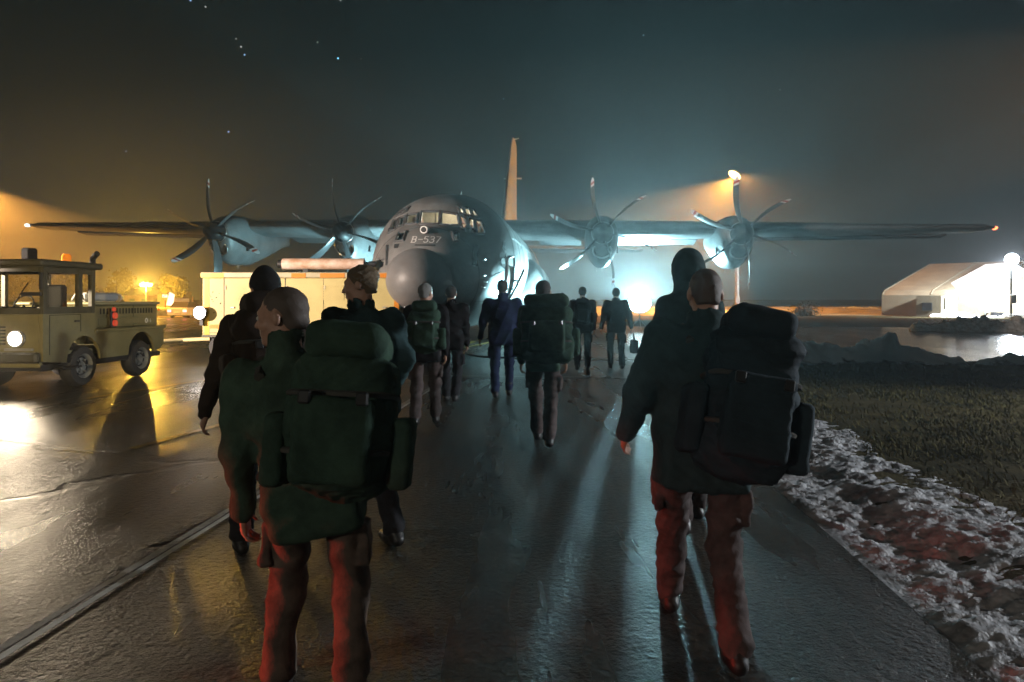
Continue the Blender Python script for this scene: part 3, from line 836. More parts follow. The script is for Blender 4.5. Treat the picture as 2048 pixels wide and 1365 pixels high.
# wings
def airfoil(le, chord, zm, th, n=22):
    pts = []
    for k in range(n + 1):
        x = 0.5 * (1 - cos(pi * k / n)); y = 5 * th * (0.2969 * math.sqrt(x) - .126 * x - .3516 * x * x + .2843 * x ** 3 - .1036 * x ** 4)
        pts.append((le + chord * x, zm + y * 1.05 * chord - 0.0 * x))
    for k in range(n - 1, 0, -1):
        x = 0.5 * (1 - cos(pi * k / n)); y = 5 * th * (0.2969 * math.sqrt(x) - .126 * x - .3516 * x * x + .2843 * x ** 3 - .1036 * x ** 4)
        pts.append((le + chord * x, zm - y * 0.95 * chord))
    return pts
WS = [(0, 11.0, 4.75, 4.50, .165), (5, 11.0, 4.75, 4.50, .162), (10.2, 11.15, 4.1, 4.53, .15), (15.5, 11.33, 3.2, 4.57, .13), (19.6, 11.45, 2.5, 4.61, .115), (20.05, 11.65, 2.05, 4.61, .08), (20.2, 12.0, 1.4, 4.61, .04)]
for sd, nm in ((1, 'wing'), (-1, 'wing')):
    rings = [[(sd * t, y, z) for (y, z) in airfoil(le, ch, zm, th)] for (t, le, ch, zm, th) in WS]
    w = MB().loft(rings).build(nm, M_greyw, aircraft, smooth=True, angle=50)
    # flaps and ailerons hang a little below the trailing edge
    def wing_at(t):
        T = [q[0] for q in WS]; return [float(np.interp(t, T, [q[k] for q in WS])) for k in (1, 2, 3, 4)]
    for (ta, tb, drop) in ((2.3, 4.2, .22), (5.8, 9.3, .22), (11.0, 19.2, .10)):
        mb = MB(); R_ = []
        for q in range(7):
            t = ta + (tb - ta) * q / 6; le, ch, zm, th = wing_at(t)
            y0 = le + ch * .80; z0 = zm - 0.02 - drop * .35; y1 = le + ch * 1.03; z1 = zm - drop - .10
            R_.append([(sd * t, y0, z0 + .07), (sd * t, y1, z1 + .012), (sd * t, y1, z1 - .012), (sd * t, y0, z0 - .09)])
        mb.loft(R_).build('flap' if drop > .15 else 'aileron', M_greyw, w)
tipg = MB().lathe([(0, -.12), (.05, -.1), (.075, 0), (.06, .12), (0, .16)], (20.23, 12.0, 4.61), (0, 1, 0), 12).build('navigation_light', emis('red_position_lamp', (1, .16, .06), 6), aircraft, smooth=True)
MB().lathe([(0, -.12), (.05, -.1), (.075, 0), (.06, .12), (0, .16)], (-20.23, 11.75, 4.61), (0, 1, 0), 12).build('navigation_light', emis('white_position_lamp', (.75, .95, 1), 2.2), aircraft, smooth=True)
# wing root fairing and landing gear pods
mb = MB(); rings = []
for s_ in np.linspace(9.6, 17.2, 20):
    u = (s_ - 9.6) / 7.6; g = max(.03, sin(pi * min(1, max(0, u)))) ** .5
    rings.append([(1.25 * cos(p) * g, s_, 4.62 + (.42 * sin(p) * g if sin(p) > 0 else .3 * sin(p) * g)) for p in np.linspace(0, 2 * pi, 24, endpoint=False)])
mb.loft(rings).build('wing_fairing', M_grey, aircraft, smooth=True)
for sd in (1, -1):
    rings = []
    for s_ in np.linspace(9.2, 18.6, 30):
        u = (s_ - 9.2) / 9.4; g = max(.02, min(1, (u / .16) if u < .16 else 1, ((1 - u) / .34) if u > .66 else 1)) ** .55
        rings.append([(sd * (1.70 + 1.15 * g * math.copysign(abs(cos(p)) ** .8, cos(p))), s_, 1.72 + (1.55 if sin(p) > 0 else 1.22) * g * math.copysign(abs(sin(p)) ** .8, sin(p))) for p in np.linspace(0, 2 * pi, 36, endpoint=False)])
    pod = MB().loft(rings).build('landing_gear_pod', M_grey, aircraft, smooth=True)
    for s_ in (12.6, 14.2):
        MB().lathe([(0, -.22), (.36, -.22), (.62, -.19), (.70, -.1), (.70, .1), (.62, .19), (.36, .22), (0, .22)], (sd * 2.25, s_, .70), (1, 0, 0), 32).build('wheel', M_tyre, pod, smooth=True)
ng = MB().cyl((0, 3.4, 1.3), (0, 3.4, .42), .085, .075, 14).cyl((-.30, 3.4, .48), (.30, 3.4, .48), .05).cyl((0, 3.2, 1.2), (0, 3.75, .9), .04).box(-.5, -.46, 2.9, 3.9, .42, .86).box(.46, .5, 2.9, 3.9, .42, .86).build('nose_gear', M_white, aircraft)
for sd in (1, -1):
    MB().lathe([(0, -.13), (.25, -.13), (.44, -.11), (.48, -.05), (.48, .05), (.44, .11), (.25, .13), (0, .13)], (sd * .27, 3.4, .48), (1, 0, 0), 28).build('wheel', M_tyre, ng, smooth=True)
# fin and tailplane
fin_sec = [(0, 19.8, 8.6, .115), (1.2, 21.0, 7.2, .115), (3.5, 22.6, 5.5, .10), (6.2, 24.5, 3.6, .085), (6.75, 25.2, 2.8, .05)]
rings = []
for (h, le, ch, th) in fin_sec:
    rings.append([(zz - 0.0, y, 4.75 + h) for (y, zz) in airfoil(le, ch, 0, th)])
fin = MB().loft(rings).build('tail_fin', M_grey, aircraft, smooth=True, angle=60)
MB().cyl((-.55, 25.6, 9.05), (.55, 25.6, 9.05), .05, .05, 10).build('antenna', M_white, fin)
MB().cyl((0, 25.6, 11.45), (.35, 25.5, 11.5), .06, .03, 8).build('beacon', M_white, fin)
rings = []
for t in (-8.0, -7.6, -3, 0, 3, 7.6, 8.0):
    k = abs(t) / 8
    rings.append([(t, y, z) for (y, z) in airfoil(24.4 + 1.4 * k, 4.2 - 1.9 * k - (.5 if abs(t) > 7.8 else 0), 4.72, (.11 if abs(t) < 7.8 else .06))])
MB().loft(rings).build('tailplane', M_greyw, aircraft, smooth=True, angle=60)
# nacelles with propellers
M_spin = mat('dark_spinner', (0.012, 0.012, 0.013), 0.5, spec=.25)
def blade_mesh(ang):
    V, F = [], []; mi = []
    n = 22
    dirv = Vector((cos(ang), 0, sin(ang))); tang = Vector((-sin(ang), 0, cos(ang)))
    ax = Vector((0, 1, 0))
    for k in range(n + 1):
        u = k / n; r = 0.28 + 1.80 * u
        ch = 0.14 + 0.31 * sin(pi * min(1, u * 0.62 + .16)) ** 1.2
        if u > .9: ch *= max(.35, 1 - ((u - .9) / .1) ** 2 * .65)
        th = 0.055 * (1 - u) + 0.012
        sweep = -0.11 * max(0, u - .25) ** 1.8 * 2.0 + 0.06 * sin(pi * u)
        pit = RAD(84 - 14 * u)                                 # feathered
        cdir = tang * cos(pit) + ax * sin(pit); ndir = tang * -sin(pit) + ax * cos(pit)
        ctr = dirv * r + tang * sweep
        for (a_, b_) in ((-.5, 0), (-.2, .5), (.2, .4), (.5, 0), (.2, -.4), (-.2, -.5)):
            V.append(ctr + cdir * (a_ * ch) + ndir * (b_ * th))
    for k in range(n):
        u = (k + .5) / n
        m = 1 if u > .93 else (2 if u > .86 else (1 if u > .80 else 0))
        for q in range(6):
            F.append((k * 6 + q, k * 6 + (q + 1) % 6, k * 6 + 6 + (q + 1) % 6, k * 6 + 6 + q)); mi.append(m)
    F.append(tuple(range(n * 6, n * 6 + 6))); mi.append(1)
    return V, F, mi
for t, phase in ((-10.25, 99), (-5.05, 104), (4.98, 105), (10.05, 100)):
    zc_ = 4.13; s0 = 9.35
    NS = [(9.62, .40, .40, .42), (9.75, .50, .50, .62), (9.95, .56, .60, .98), (10.3, .62, .72, 1.16), (11.0, .66, .82, 1.25), (12.0, .66, .84, 1.21), (13.2, .58, .80, .92), (14.4, .44, .72, .55), (15.6, .28, .58, .18), (16.4, .06, .45, .05)]
    q_s = np.linspace(9.62, 16.4, 44); A = np.array(NS)
    w_ = pchip(A[:, 0], A[:, 1], q_s); u_ = pchip(A[:, 0], A[:, 2], q_s); d_ = pchip(A[:, 0], A[:, 3], q_s)
    rings = []
    for s_, ww_, uu_, dd_ in zip(q_s, w_, u_, d_):
        zz0 = zc_ - (dd_ - uu_) * .25
        ring = []
        for p in np.linspace(0, 2 * pi, 40, endpoint=False):
            cc, ss = cos(p), sin(p)
            taper = 1.0 if ss > 0 else 1 - 0.28 * abs(ss) ** 1.5 * min(1, dd_ / 1.2)
            ring.append((t + ww_ * math.copysign(abs(cc) ** .85, cc) * taper, s_, zz0 + ((zc_ + uu_ - zz0) if ss > 0 else (zz0 - zc_ + dd_)) * math.copysign(abs(ss) ** .85, ss)))
        rings.append(ring)
    nac = MB().loft(rings).build('engine_nacelle', M_greyw, aircraft, smooth=True, angle=55)
    # chin intake: dark mouth with a pale lip
    ctr = Vector((t, 9.86, zc_ - .64)); ring = []
    for p in np.linspace(0, 2 * pi, 28, endpoint=False): ring.append(ctr + Vector((.34 * cos(p), -.05 - .10 * sin(p), .27 * sin(p))))
    lip = MB().tube(ring, .035, 8, closed=True).build('intake_lip', M_metal, nac, smooth=True)
    MB().add([ctr + Vector((0, .02, 0))] + [p + Vector((0, .0, 0)) for p in ring], [(0, i + 1, (i + 1) % 28 + 1) for i in range(28)]).build('intake', M_dark, nac)
    sdv = -1 if t > 0 else 1
    for side in (1, -1):
        MB().box(t + side * .60, t + side * .655, 10.9, 11.02, zc_ - 0.66, zc_ - .42).build('vent', M_dark, nac)
    for (dx, sm) in ((.05, 11.3), (-.15, 11.6)): MB().cyl((t + dx, sm, zc_ - 1.20), (t + dx, sm, zc_ - 1.38), .02, .015, 8).build('drain_mast', M_metal, nac)
    hub = MB().lathe([(0, -.46), (.09, -.44), (.20, -.36), (.31, -.20), (.385, 0), (.40, .16), (.40, .27)], (t, s0, zc_), (0, 1, 0), 32).build('propeller_hub', M_spin, nac, smooth=True)
    MB().tube([(t + .405 * cos(p), s0 + .27, zc_ + .405 * sin(p)) for p in np.linspace(0, 2 * pi, 32, endpoint=False)], .018, 6, closed=True).build('spinner_ring', M_metal, hub, smooth=True)
    for k in range(6):
        V, F, mi = blade_mesh(RAD(phase + 60 * k))
        m_ = MB(); m_.v = [tuple(Vector((t, s0, zc_)) + v) for v in V]; m_.f = F; m_.m = mi
        m_.build('propeller_blade', [M_blade, M_tipw, M_tipr], hub, smooth=True, angle=50)
# cockpit inside
M_cream = mat('cockpit_cream_lining', (0.42, 0.37, 0.27), 0.7, var=0.3, var_scale=5)
M_seat = mat('crew_seat_leather', (0.30, 0.18, 0.14), 0.6, var=0.4, var_scale=9)
M_belt = mat('orange_webbing', (0.55, 0.20, 0.06), 0.7)
mb = MB()
ringb = [(1.85 * cos(p), 4.75, 2.75 + 1.9 * sin(p)) for p in np.linspace(0, 2 * pi, 40, endpoint=False)]
mb.add(ringb, [tuple(range(40))]).box(-.35, .35, 4.66, 4.74, 2.4, 4.3, 0)
mb.build('cockpit_bulkhead', M_cream, aircraft)
MB().box(-1.5, 1.5, 2.5, 4.7, 2.30, 2.36).build('cockpit_floor', M_frame, aircraft)
mb = MB().box(-1.25, 1.25, 2.42, 2.95, 3.40, 3.56, bev=.04).box(-1.1, 1.1, 2.75, 2.95, 2.7, 3.42)
ip = mb.build('instrument_panel', M_dark, aircraft)
mb = MB()
mb.box(-.75, .42, 2.96, 2.975, 3.44, 3.50).box(.5, .75, 2.96, 2.975, 3.42, 3.47)
mb.box(-.72, .35, 2.40, 2.415, 3.555, 3.60)
mb.build('instrument_screen', emis('green_screen_glow', (0.01, .55, .22), 0.8), ip)
MB().box(-.55, .55, 3.3, 4.1, 4.28, 4.36, bev=.03).build('overhead_panel', M_frame, aircraft)
for tx in (-.72, .72):
    st = MB().box(tx - .27, tx + .27, 3.75, 3.90, 2.75, 3.78, bev=.05).box(tx - .26, tx + .26, 3.3, 3.8, 2.72, 2.86, bev=.05).box(tx - .16, tx + .16, 3.74, 3.88, 3.80, 4.02, bev=.05).build('crew_seat', M_seat, aircraft)
    MB().box(tx - .15, tx - .10, 3.72, 3.75, 2.85, 3.75).box(tx + .10, tx + .15, 3.72, 3.75, 2.85, 3.75).build('seat_harness', M_belt, st)
    MB().tube([(tx + .17 * cos(p), 3.12, 3.46 + .12 * sin(p)) for p in np.linspace(0, 2 * pi, 20, endpoint=False)], .014, 6, closed=True).build('control_yoke', M_dark, aircraft)
MB().box(1.2, 1.55, 3.3, 4.3, 2.5, 3.7, bev=.03).box(-1.55, -1.2, 3.3, 4.3, 2.5, 3.7, bev=.03).build('side_console', M_cream, aircraft)
MB().box(.95, 1.05, 4.0, 4.4, 2.9, 3.9, bev=.02).box(1.1, 1.16, 3.9, 4.2, 3.0, 3.85, bev=.02).build('flight_bag', M_belt, aircraft)
light('cockpit_lamp', 'POINT', (0.25, 3.7, 4.15), 75, (1.0, 0.86, 0.66), radius=.08, parent=aircraft)
# ------------------------------------------------------------------ tow tractor
M_olive = mat('olive_vehicle_paint', (0.200, 0.175, 0.075), 0.42, var=0.25, var_scale=2.5, spec=0.5, rough_var=0.1)
M_olive_d = mat('dark_olive_paint', (0.060, 0.055, 0.030), 0.5, var=0.3, var_scale=3)
M_rim = mat('wheel_rim_grey', (0.20, 0.20, 0.18), 0.45, var=0.3, var_scale=8)
M_red = mat('red_lens', (0.55, 0.05, 0.03), 0.25, emit=(1, .10, .05), emit_s=0.25)
M_amber = mat('amber_lens', (0.80, 0.22, 0.02), 0.25, emit=(1, .30, .02), emit_s=0.35)
M_lampw = emis('white_lamp_glow', (1.0, 0.90, 0.74), 16)
M_cyanlamp = emis('cyan_flood_glow', (0.62, 0.95, 1.0), 9)
M_cyanlamp2 = emis('cyan_lamp_glow', (0.62, 0.95, 1.0), 3)
M_sodlamp = emis('sodium_lamp_glow', (1.0, 0.62, 0.20), 14)
M_sodlamp2 = emis('street_lamp_glow', (1.0, 0.66, 0.16), 18)
M_matt = mat('matt_black', (.015, .015, .015), .9, spec=.1)
M_coollamp = emis('cool_flood_glow', (0.84, 0.93, 1.0), 14)
M_winglass = glass('vehicle_glass', (0.92, 0.92, 0.85), 0.05)
M_galv = mat('galvanised_steel', (0.42, 0.42, 0.40), 0.45, metal=0.6, var=0.3, var_scale=4)

tr = empty('tow_tractor', (-7.66, 11.15, 0), (0, 0, RAD(-3.5)), 'olive military tow tractor with glazed cab and one bright headlight lit', 'tractor')
LN, WD = 3.45, 1.75                                             # local x: 0 = side we see .. -WD, y: 0 = front .. LN
def wheel_arch_side(x, d):
    pts = [(0.0, .52)]
    pts += [(0.0, 1.30), (1.28, 1.30), (1.28, .98), (LN, .98), (LN, .58)]
    for cyy in (2.68, .98):
        for k in range(9):
            th = pi * k / 8
            pts.append((cyy + .44 * cos(th), .46 + .44 * sin(th) if 0 < k < 8 else .46))
    return [(x, a, b) for a, b in pts]
mb = MB()
mb.prism(wheel_arch_side(0, 0), (-.06, 0, 0)).prism(wheel_arch_side(-WD, 0), (.06, 0, 0))
mb.box(-WD + .06, -.06, 0.0, .07, .42, 1.30, bev=.015)
mb.box(-WD + .06, -.06, .07, 1.28, .60, .66)
mb.box(-WD + .06, -.06, LN - .07, LN, .50, .98)
mb.box(-WD - .04, .035, 1.26, LN + .05, .94, 1.0, bev=.012)     # bright skirt ledge
mb.box(-WD + .1, -.1, 1.3, LN - .1, .55, .60)
mb.build('body', M_olive, tr)
MB().box(-WD + .05, -.05, 0.02, LN - .05, .36, .46).build('chassis', M_dark, tr)
eng = MB().box(-WD + .08, -.07, 1.33, LN - .10, 1.0, 1.44, bev=.03).box(-.075, -.055, 1.45, LN - .22, 1.06, 1.20, bev=.008).build('engine_cover', M_olive, tr)
MB().box(-WD + .06, -.03, 1.30, LN - .06, 1.442, 1.50, bev=.02).build('cover_lid', mat('pale_olive_lid', (.34, .31, .17), .4, var=.2), eng)
mb = MB()
for k in range(18): mb.box(-.069, -.062, 1.50 + k * .095, 1.53 + k * .095, 1.27, 1.375)
mb.build('louvres', M_dark, eng)
cabm = MB()
def post(x, y0, z0, y1, z1, w=.07, x1=None):
    cabm.tube([(x, y0, z0), (x if x1 is None else x1, y1, z1)], w / 2 * 1.25, 4)
for x in (-.05, -WD + .05):
    xi = x * .97 - .02 if x > -1 else x + .05
    cabm.box(x - .035, x + .035, 0.03, .12, 1.28, 2.08); cabm.box(x - .035, x + .035, .60, .68, 1.28, 2.08) if False else None
    cabm.box(x - .035, x + .035, .86, .96, 1.28, 2.08); cabm.box(x - .035, x + .035, 1.20, 1.28, 1.28, 2.08)
    cabm.box(x - .03, x + .03, .12, 1.20, 1.28, 1.42); cabm.box(x - .03, x + .03, .12, 1.20, 1.99, 2.08)
cabm.box(-WD + .09, -.09, .03, .09, 1.28, 1.40); cabm.box(-WD + .09, -.09, .03, .09, 2.0, 2.08); cabm.box(-.92, -.84, .03, .09, 1.40, 2.0)
cabm.box(-WD + .09, -.09, 1.22, 1.28, 1.28, 1.40); cabm.box(-WD + .09, -.09, 1.22, 1.28, 2.0, 2.08); cabm.box(-.92, -.84, 1.22, 1.28, 1.40, 2.0)
cabm.build('cab_frame', M_olive_d, tr)
MB().box(-WD - .05, .06, -.10, 1.42, 2.08, 2.20, bev=.03).build('roof', M_olive_d, tr)
MB().box(-WD + .09, -.92, .055, .062, 1.40, 2.0).box(-.84, -.09, .055, .062, 1.40, 2.0).build('windscreen', M_winglass, tr)
MB().box(-.052, -.046, .12, .86, 1.42, 1.99).build('side_window', M_winglass, tr)
MB().box(-.052, -.046, .96, 1.20, 1.42, 1.99).build('side_window', M_winglass, tr)
MB().box(-.62, -.20, .72, .86, 1.1, 1.80, bev=.04).box(-.62, -.20, .40, .84, 1.05, 1.18, bev=.03).build('seat', M_matt, tr)
MB().tube([(-.62 + .17 * cos(p), .36 + .05 * sin(p), 1.46 + .15 * sin(p)) for p in np.linspace(0, 2 * pi, 20, endpoint=False)], .014, 6, closed=True).cyl((-.62, .30, 1.2), (-.62, .36, 1.45), .02).build('steering_wheel', M_dark, tr)
MB().box(-1.45, -.30, .10, .30, 1.30, 1.42, bev=.03).build('dashboard', M_black, tr)
mb = MB().box(-.34, -.02, -.045, .0, 1.60, 1.66)                 # mirror arm
mb.box(.0, .05, -.10, -.06, 1.70, 1.98, bev=.01).build('mirror', M_black, tr)
for x in (0.02, -WD - .02):
    for y in (.98, 2.68):
        d = 1 if x > -1 else -1
        wv = MB().lathe([(.0, -.13), (.22, -.13), (.33, -.11), (.365, -.05), (.365, .05), (.33, .11), (.22, .12), (.21, .06), (0, .06)], (x - d * .14, y, .365), (d, 0, 0), 36).build('wheel', M_tyre, tr, smooth=True, angle=50)
        rm = MB().lathe([(0, .07), (.07, .09), (.08, .07), (.17, .055), (.205, .11), (.22, .125)], (x - d * .14, y, .365), (d, 0, 0), 30)
        for q in range(6):
            th = 2 * pi * q / 6; yy, zz = y + .115 * cos(th), .365 + .115 * sin(th)
            rm.cyl((x - d * .08, yy, zz), (x - d * .04, yy, zz), .018, .018, 8)
        rm.build('wheel_rim', M_rim, wv, smooth=True)
for i, x in enumerate((-.42, -1.33)):
    hl = MB().lathe([(.0, -.06), (.10, -.05), (.135, 0), (.142, .06), (.125, .065)], (x, -.02, .90), (0, -1, 0), 28).build('headlight', M_galv, tr, smooth=True)
    MB().lathe([(.0, 0), (.118, .002)], (x, -.075, .90), (0, -1, 0), 28).build('lens', M_lampw, hl)
    light('headlight_beam', 'SPOT', (x, -.16, .90), 240, (1.0, .80, .55), (x + (1.6 if i == 0 else -.8), -7.0, .1), size=100, blend=.9, radius=.10, parent=tr)
MB().box(-WD + .02, -.02, -.14, -.02, .50, .68, bev=.03).build('bumper', M_olive_d, tr)
MB().box(-.62, -.16, -.06, -.005, .70, .74).build('headlight_bracket', M_galv, tr)
for k in range(6): MB().box(-1.12, -.64, -.012, .004, .80 + k * .055, .825 + k * .055).build('grille_bar', M_matt, tr)
for (y0, y1, z0, z1) in ((.14, .15, .62, 1.28), (.885, .895, .98, 1.28), (.14, .89, 1.275, 1.283)): MB().box(-.004, .003, y0, y1, z0, z1).build('door_gap', M_matt, tr)
MB().box(.0, .03, .72, .84, 1.15, 1.18, bev=.008).build('door_handle', M_black, tr)
MB().box(-.10, .10, .30, .80, .36, .40, bev=.01).build('step', M_black, tr)
for x in (-.55, -1.25): MB().tube([(x, .05, 1.42), (x + .12, .045, 1.62), (x + .26, .045, 1.82)], .009, 5).build('wiper', M_matt, tr)
MB().tube([(-WD + .02, -.02, 1.62), (-WD - .16, -.08, 1.64)], .012, 6).box(-WD - .20, -WD - .15, -.11, -.07, 1.62, 1.92, bev=.01).build('mirror', M_matt, tr)
for y in (1.9, 2.5): MB().box(-.072, -.066, y, y + .008, 1.02, 1.43).build('panel_gap', M_matt, eng)
MB().cyl((.03, 3.2, 1.34), (.05, 3.2, 1.34), .03, .03, 12).build('reflector', M_amber, tr)
tl = MB().box(.0, .05, 1.66, 1.82, 1.02, 1.32, bev=.015).build('lamp_bracket', M_black, tr)
MB().cyl((.05, 1.74, 1.24), (.085, 1.74, 1.24), .062, .058, 18).cyl((.05, 1.74, 1.10), (.085, 1.74, 1.10), .062, .058, 18).cyl((.03, 1.74, 1.36), (.06, 1.74, 1.36), .045, .04, 14).build('lens', M_red, tl, smooth=True)
bc = MB().lathe([(0, .16), (.05, .155), (.075, .12), (.08, 0)], (-.36, 1.02, 2.20), (0, 0, 1), 20).build('beacon', M_amber, tr, smooth=True)
MB().lathe([(.085, .02), (.085, 0)], (-.36, 1.02, 2.20), (0, 0, 1), 20).build('beacon_base', M_black, bc)
MB().box(-.80, -.64, .50, .72, 2.22, 2.43, bev=.03).box(-.74, -.70, .58, .64, 2.19, 2.24).build('roof_lamp', M_matt, tr)
MB().tube([(-.10, 1.32, 1.45), (-.10, 1.34, 2.18), (-.06, 1.30, 2.30), (.10, 1.18, 2.37)], .05, 12).build('exhaust_pipe', M_black, tr, smooth=True)
mb = MB(); V, F = text_mesh('16', .115)
mb.add([(-.0545, 2.98 + v.x, 1.075 + v.y) for v in V], F)
mb.tube([(-.056, 2.92 + .035 * cos(p), 1.115 + .042 * sin(p)) for p in np.linspace(0, 2 * pi, 18, endpoint=False)], .012, 5, closed=True)
mb.build('fleet_marking', mat('pale_stencil_paint', (.75, .72, .62), .5), tr)
MB().box(-.92, -.82, LN, LN + .12, .42, .62).cyl((-.87, LN + .16, .40), (-.87, LN + .16, .66), .03).build('tow_hitch', M_black, tr)
# a tool case left on the tractor's deck
tc = MB().box(-.34, .34, -.16, .16, 0, .17, bev=.04).build('tool_case', mat('grey_plastic_case', (.40, .40, .38), .4), None, label='grey moulded case with looped handles lying on tractor engine lid', cat='case')
tc.location = (-7.98, 13.15, 1.505); tc.rotation_euler = (0, 0, RAD(66))
MB().tube([(-.34, 0, .06), (-.44, 0, .13), (-.48, 0, .05), (-.50, 0, .012)], .02, 8).tube([(.34, 0, .13), (.45, 0, .14), (.49, 0, .06), (.44, 0, .012)], .02, 8).build('handle', mat('pale_strap', (.62, .58, .48), .5), tc, smooth=True)

# ------------------------------------------------------------------ ground power trailer
M_cream2 = mat('cream_yellow_enamel', (0.44, 0.365, 0.15), 0.45, var=0.14, var_scale=2.0, spec=0.4, rough_var=0.1)
M_orange = mat('orange_reflective_tape', (0.50, 0.17, 0.008), 0.35)
M_yellow = mat('yellow_reflective_tape', (0.55, 0.34, 0.02), 0.35)
M_seam = mat('panel_seam', (0.02, 0.018, 0.012), 0.6)
tl_ = empty('power_trailer', (-7.83, 17.25, 0), (0, 0, RAD(0.8)), 'long cream yellow generator trailer with orange corner tape and steel tube on roof', 'trailer')
TLN = 4.98
MB().box(0, TLN, 0, 1.9, .62, 2.10, bev=.02).build('body', M_cream2, tl_)
MB().box(-.03, TLN + .06, -.05, 1.95, 2.10, 2.24, bev=.02).build('roof', mat('pale_trailer_roof', (.40, .35, .22), .5, var=.25, var_scale=2), tl_)
mb = MB()
for (x0, x1) in ((0.0, .56), (2.28, 2.62), (3.0, 3.6), (4.25, TLN + .055)): MB().box(x0 - .02, x1, -.056, -.051, 2.105, 2.215).build('reflective_tape', M_orange if x0 > 1 else M_yellow, tl_)
for (x0, x1, z0, z1) in ((.06, .18, .66, 2.08), (TLN - .14, TLN - .02, .66, 2.08), (.20, .52, .82, .92)): MB().box(x0, x1, -.006, -.002, z0, z1).build('reflective_tape', M_orange if x0 > .1 else M_yellow, tl_)
mb = MB()
for x in (.54, 2.08, 4.20, 3.05, 1.30): mb.box(x, x + (.022 if x < 3 else .010), -.004, -.0015, .66, 2.09)
mb.box(.02, TLN - .02, -.004, -.0015, 1.0 - .30, 1.0 - .285)
mb.build('door_seam', M_seam, tl_)
mb = MB()
for x in (.72, 2.22, 4.55): mb.box(x, x + .10, -.03, -.002, 1.33, 1.37, bev=.008)
mb.build('latch', M_galv, tl_)
mb = MB(); rr = random.Random(3)
for k in range(14):
    x, z, r = rr.uniform(.2, .52), rr.uniform(1.2, 1.75), rr.uniform(.008, .018)
    mb.add([(x + r * cos(p), -.004, z + r * sin(p)) for p in np.linspace(0, 2 * pi, 8, endpoint=False)], [tuple(range(8))])
mb.build('paint_chip', M_seam, tl_)
mb = MB(); V, F = text_mesh('2', .12)
mb.add([(2.50 + v.x, -.0535, 2.115 + v.y) for v in V], F); mb.build('number_marking', M_seam, tl_)
st = MB().cyl((1.92, .35, 2.47), (4.02, .35, 2.47), .145, .145, 28).build('roof_tube', mat('pale_rusty_steel', (.60, .53, .47), .45, color2=(.34, .17, .08), var_scale=1.6), tl_, smooth=True)
MB().cyl((4.02, .35, 2.47), (4.14, .35, 2.47), .06, .06, 14).cyl((4.14, .35, 2.47), (4.32, .35, 2.47), .075, .075, 14).build('tube_spindle', M_black, st, smooth=True)
MB().cyl((1.80, .35, 2.47), (1.92, .35, 2.47), .10, .10, 14).build('tube_cap', M_black, st, smooth=True)
MB().box(2.45, 2.58, .28, .42, 2.24, 2.34).box(3.75, 3.86, .28, .42, 2.24, 2.34).build('tube_cradle', M_black, st)
MB().box(.1, TLN - .1, .2, 1.7, .48, .62).build('chassis', M_black, tl_)
for x in (.42, 4.3):
    for y in (.22, 1.68):
        wv = MB().lathe([(0, -.10), (.2, -.10), (.30, -.09), (.33, -.04), (.33, .04), (.30, .09), (.2, .10), (0, .07)], (x, y, .33), (0, -1, 0), 30).build('wheel', M_tyre, tl_, smooth=True, angle=50)
        MB().lathe([(0, .08), (.08, .095), (.17, .075), (.19, .105)], (x, y, .33), (0, -1, 0), 24).build('wheel_rim', M_white, wv, smooth=True)
MB().tube([(-1.15, -.62, .50), (-.55, .10, .52), (.15, .55, .54)], .055, 8).tube([(-.55, .10, .52), (.12, .18, .54)], .045, 8).tube([(-1.45, -.95, .48), (-1.15, -.62, .50)], .04, 8).build('drawbar', mat('pale_yellow_drawbar', (.62, .52, .26), .45), tl_, smooth=True)
pn = MB().box(TLN + .02, TLN + .32, .1, 1.5, .62, 2.02, bev=.02).build('control_panel', M_olive_d, tl_)
MB().cyl((TLN + .05, .0, 1.94), (TLN + .88, -.1, 1.98), .018, .018, 8).build('boom', M_galv, pn, smooth=True)
MB().tube([(TLN + .1, .02, 1.9), (TLN + .14, -.02, 1.3), (TLN + .10, -.03, .8), (TLN + .2, 0, .3)], .02, 8).build('cable', M_galv, pn, smooth=True)
MB().cyl((TLN + .15, -.03, 1.32), (TLN + .15, .0, 1.32), .022).build('indicator_lamp', emis('orange_indicator', (1, .45, .1), 1.0), pn)
for x0 in (.86, 2.95):
    for k in range(9): MB().box(x0, x0 + .62, -.022, -.003, 1.55 + k * .042, 1.575 + k * .042).build('louvre', M_cream2, tl_)
for x in (.56, 1.32, 2.10, 3.06, 4.21):
    for z in (.85, 1.85): MB().cyl((x + .03, -.012, z - .05), (x + .03, -.012, z + .05), .012, .012, 8).build('hinge', M_galv, tl_)
MB().box(3.72, 4.02, -.006, -.002, 1.42, 1.62).build('data_plate', mat('data_plate', (.5, .5, .48), .4, metal=.5), tl_)
MB().box(.0, TLN, -.03, .0, .60, .66, bev=.008).build('rub_rail', M_olive_d, tl_)
# lamp added at the trailer's left corner, standing in for a headlight beyond
wl_ = MB().lathe([(.0, -.10), (.13, -.08), (.17, 0), (.175, .03), (.16, .035)], (.02, -.16, 1.22), (-.1, -1, 0), 24).box(-.02, .06, -.1, .0, .9, 1.22).build('stand_in_headlight', M_black, tl_, smooth=True)
MB().lathe([(0, 0), (.155, .002)], (.018, -.19, 1.22), (-.1, -1, 0), 24).build('lens', emis('stand_in_headlight_glow', (1, .95, .9), 25), wl_)
# supply cable on the apron
pts = []
A0, A1 = G(905, 702), G(1050, 718)
for k in range(40):
    u = k / 39; p = G(905 + (1120 - 905) * u, 700 + 22 * sin(min(1, u * 1.5) * pi / 2) + 3 * sin(u * 9))
    pts.append((p.x, p.y, .02))
MB().tube(pts, .022, 8).build('supply_cable', M_black, None, smooth=True, label='black supply cable curving across wet concrete below the nose', cat='cable')

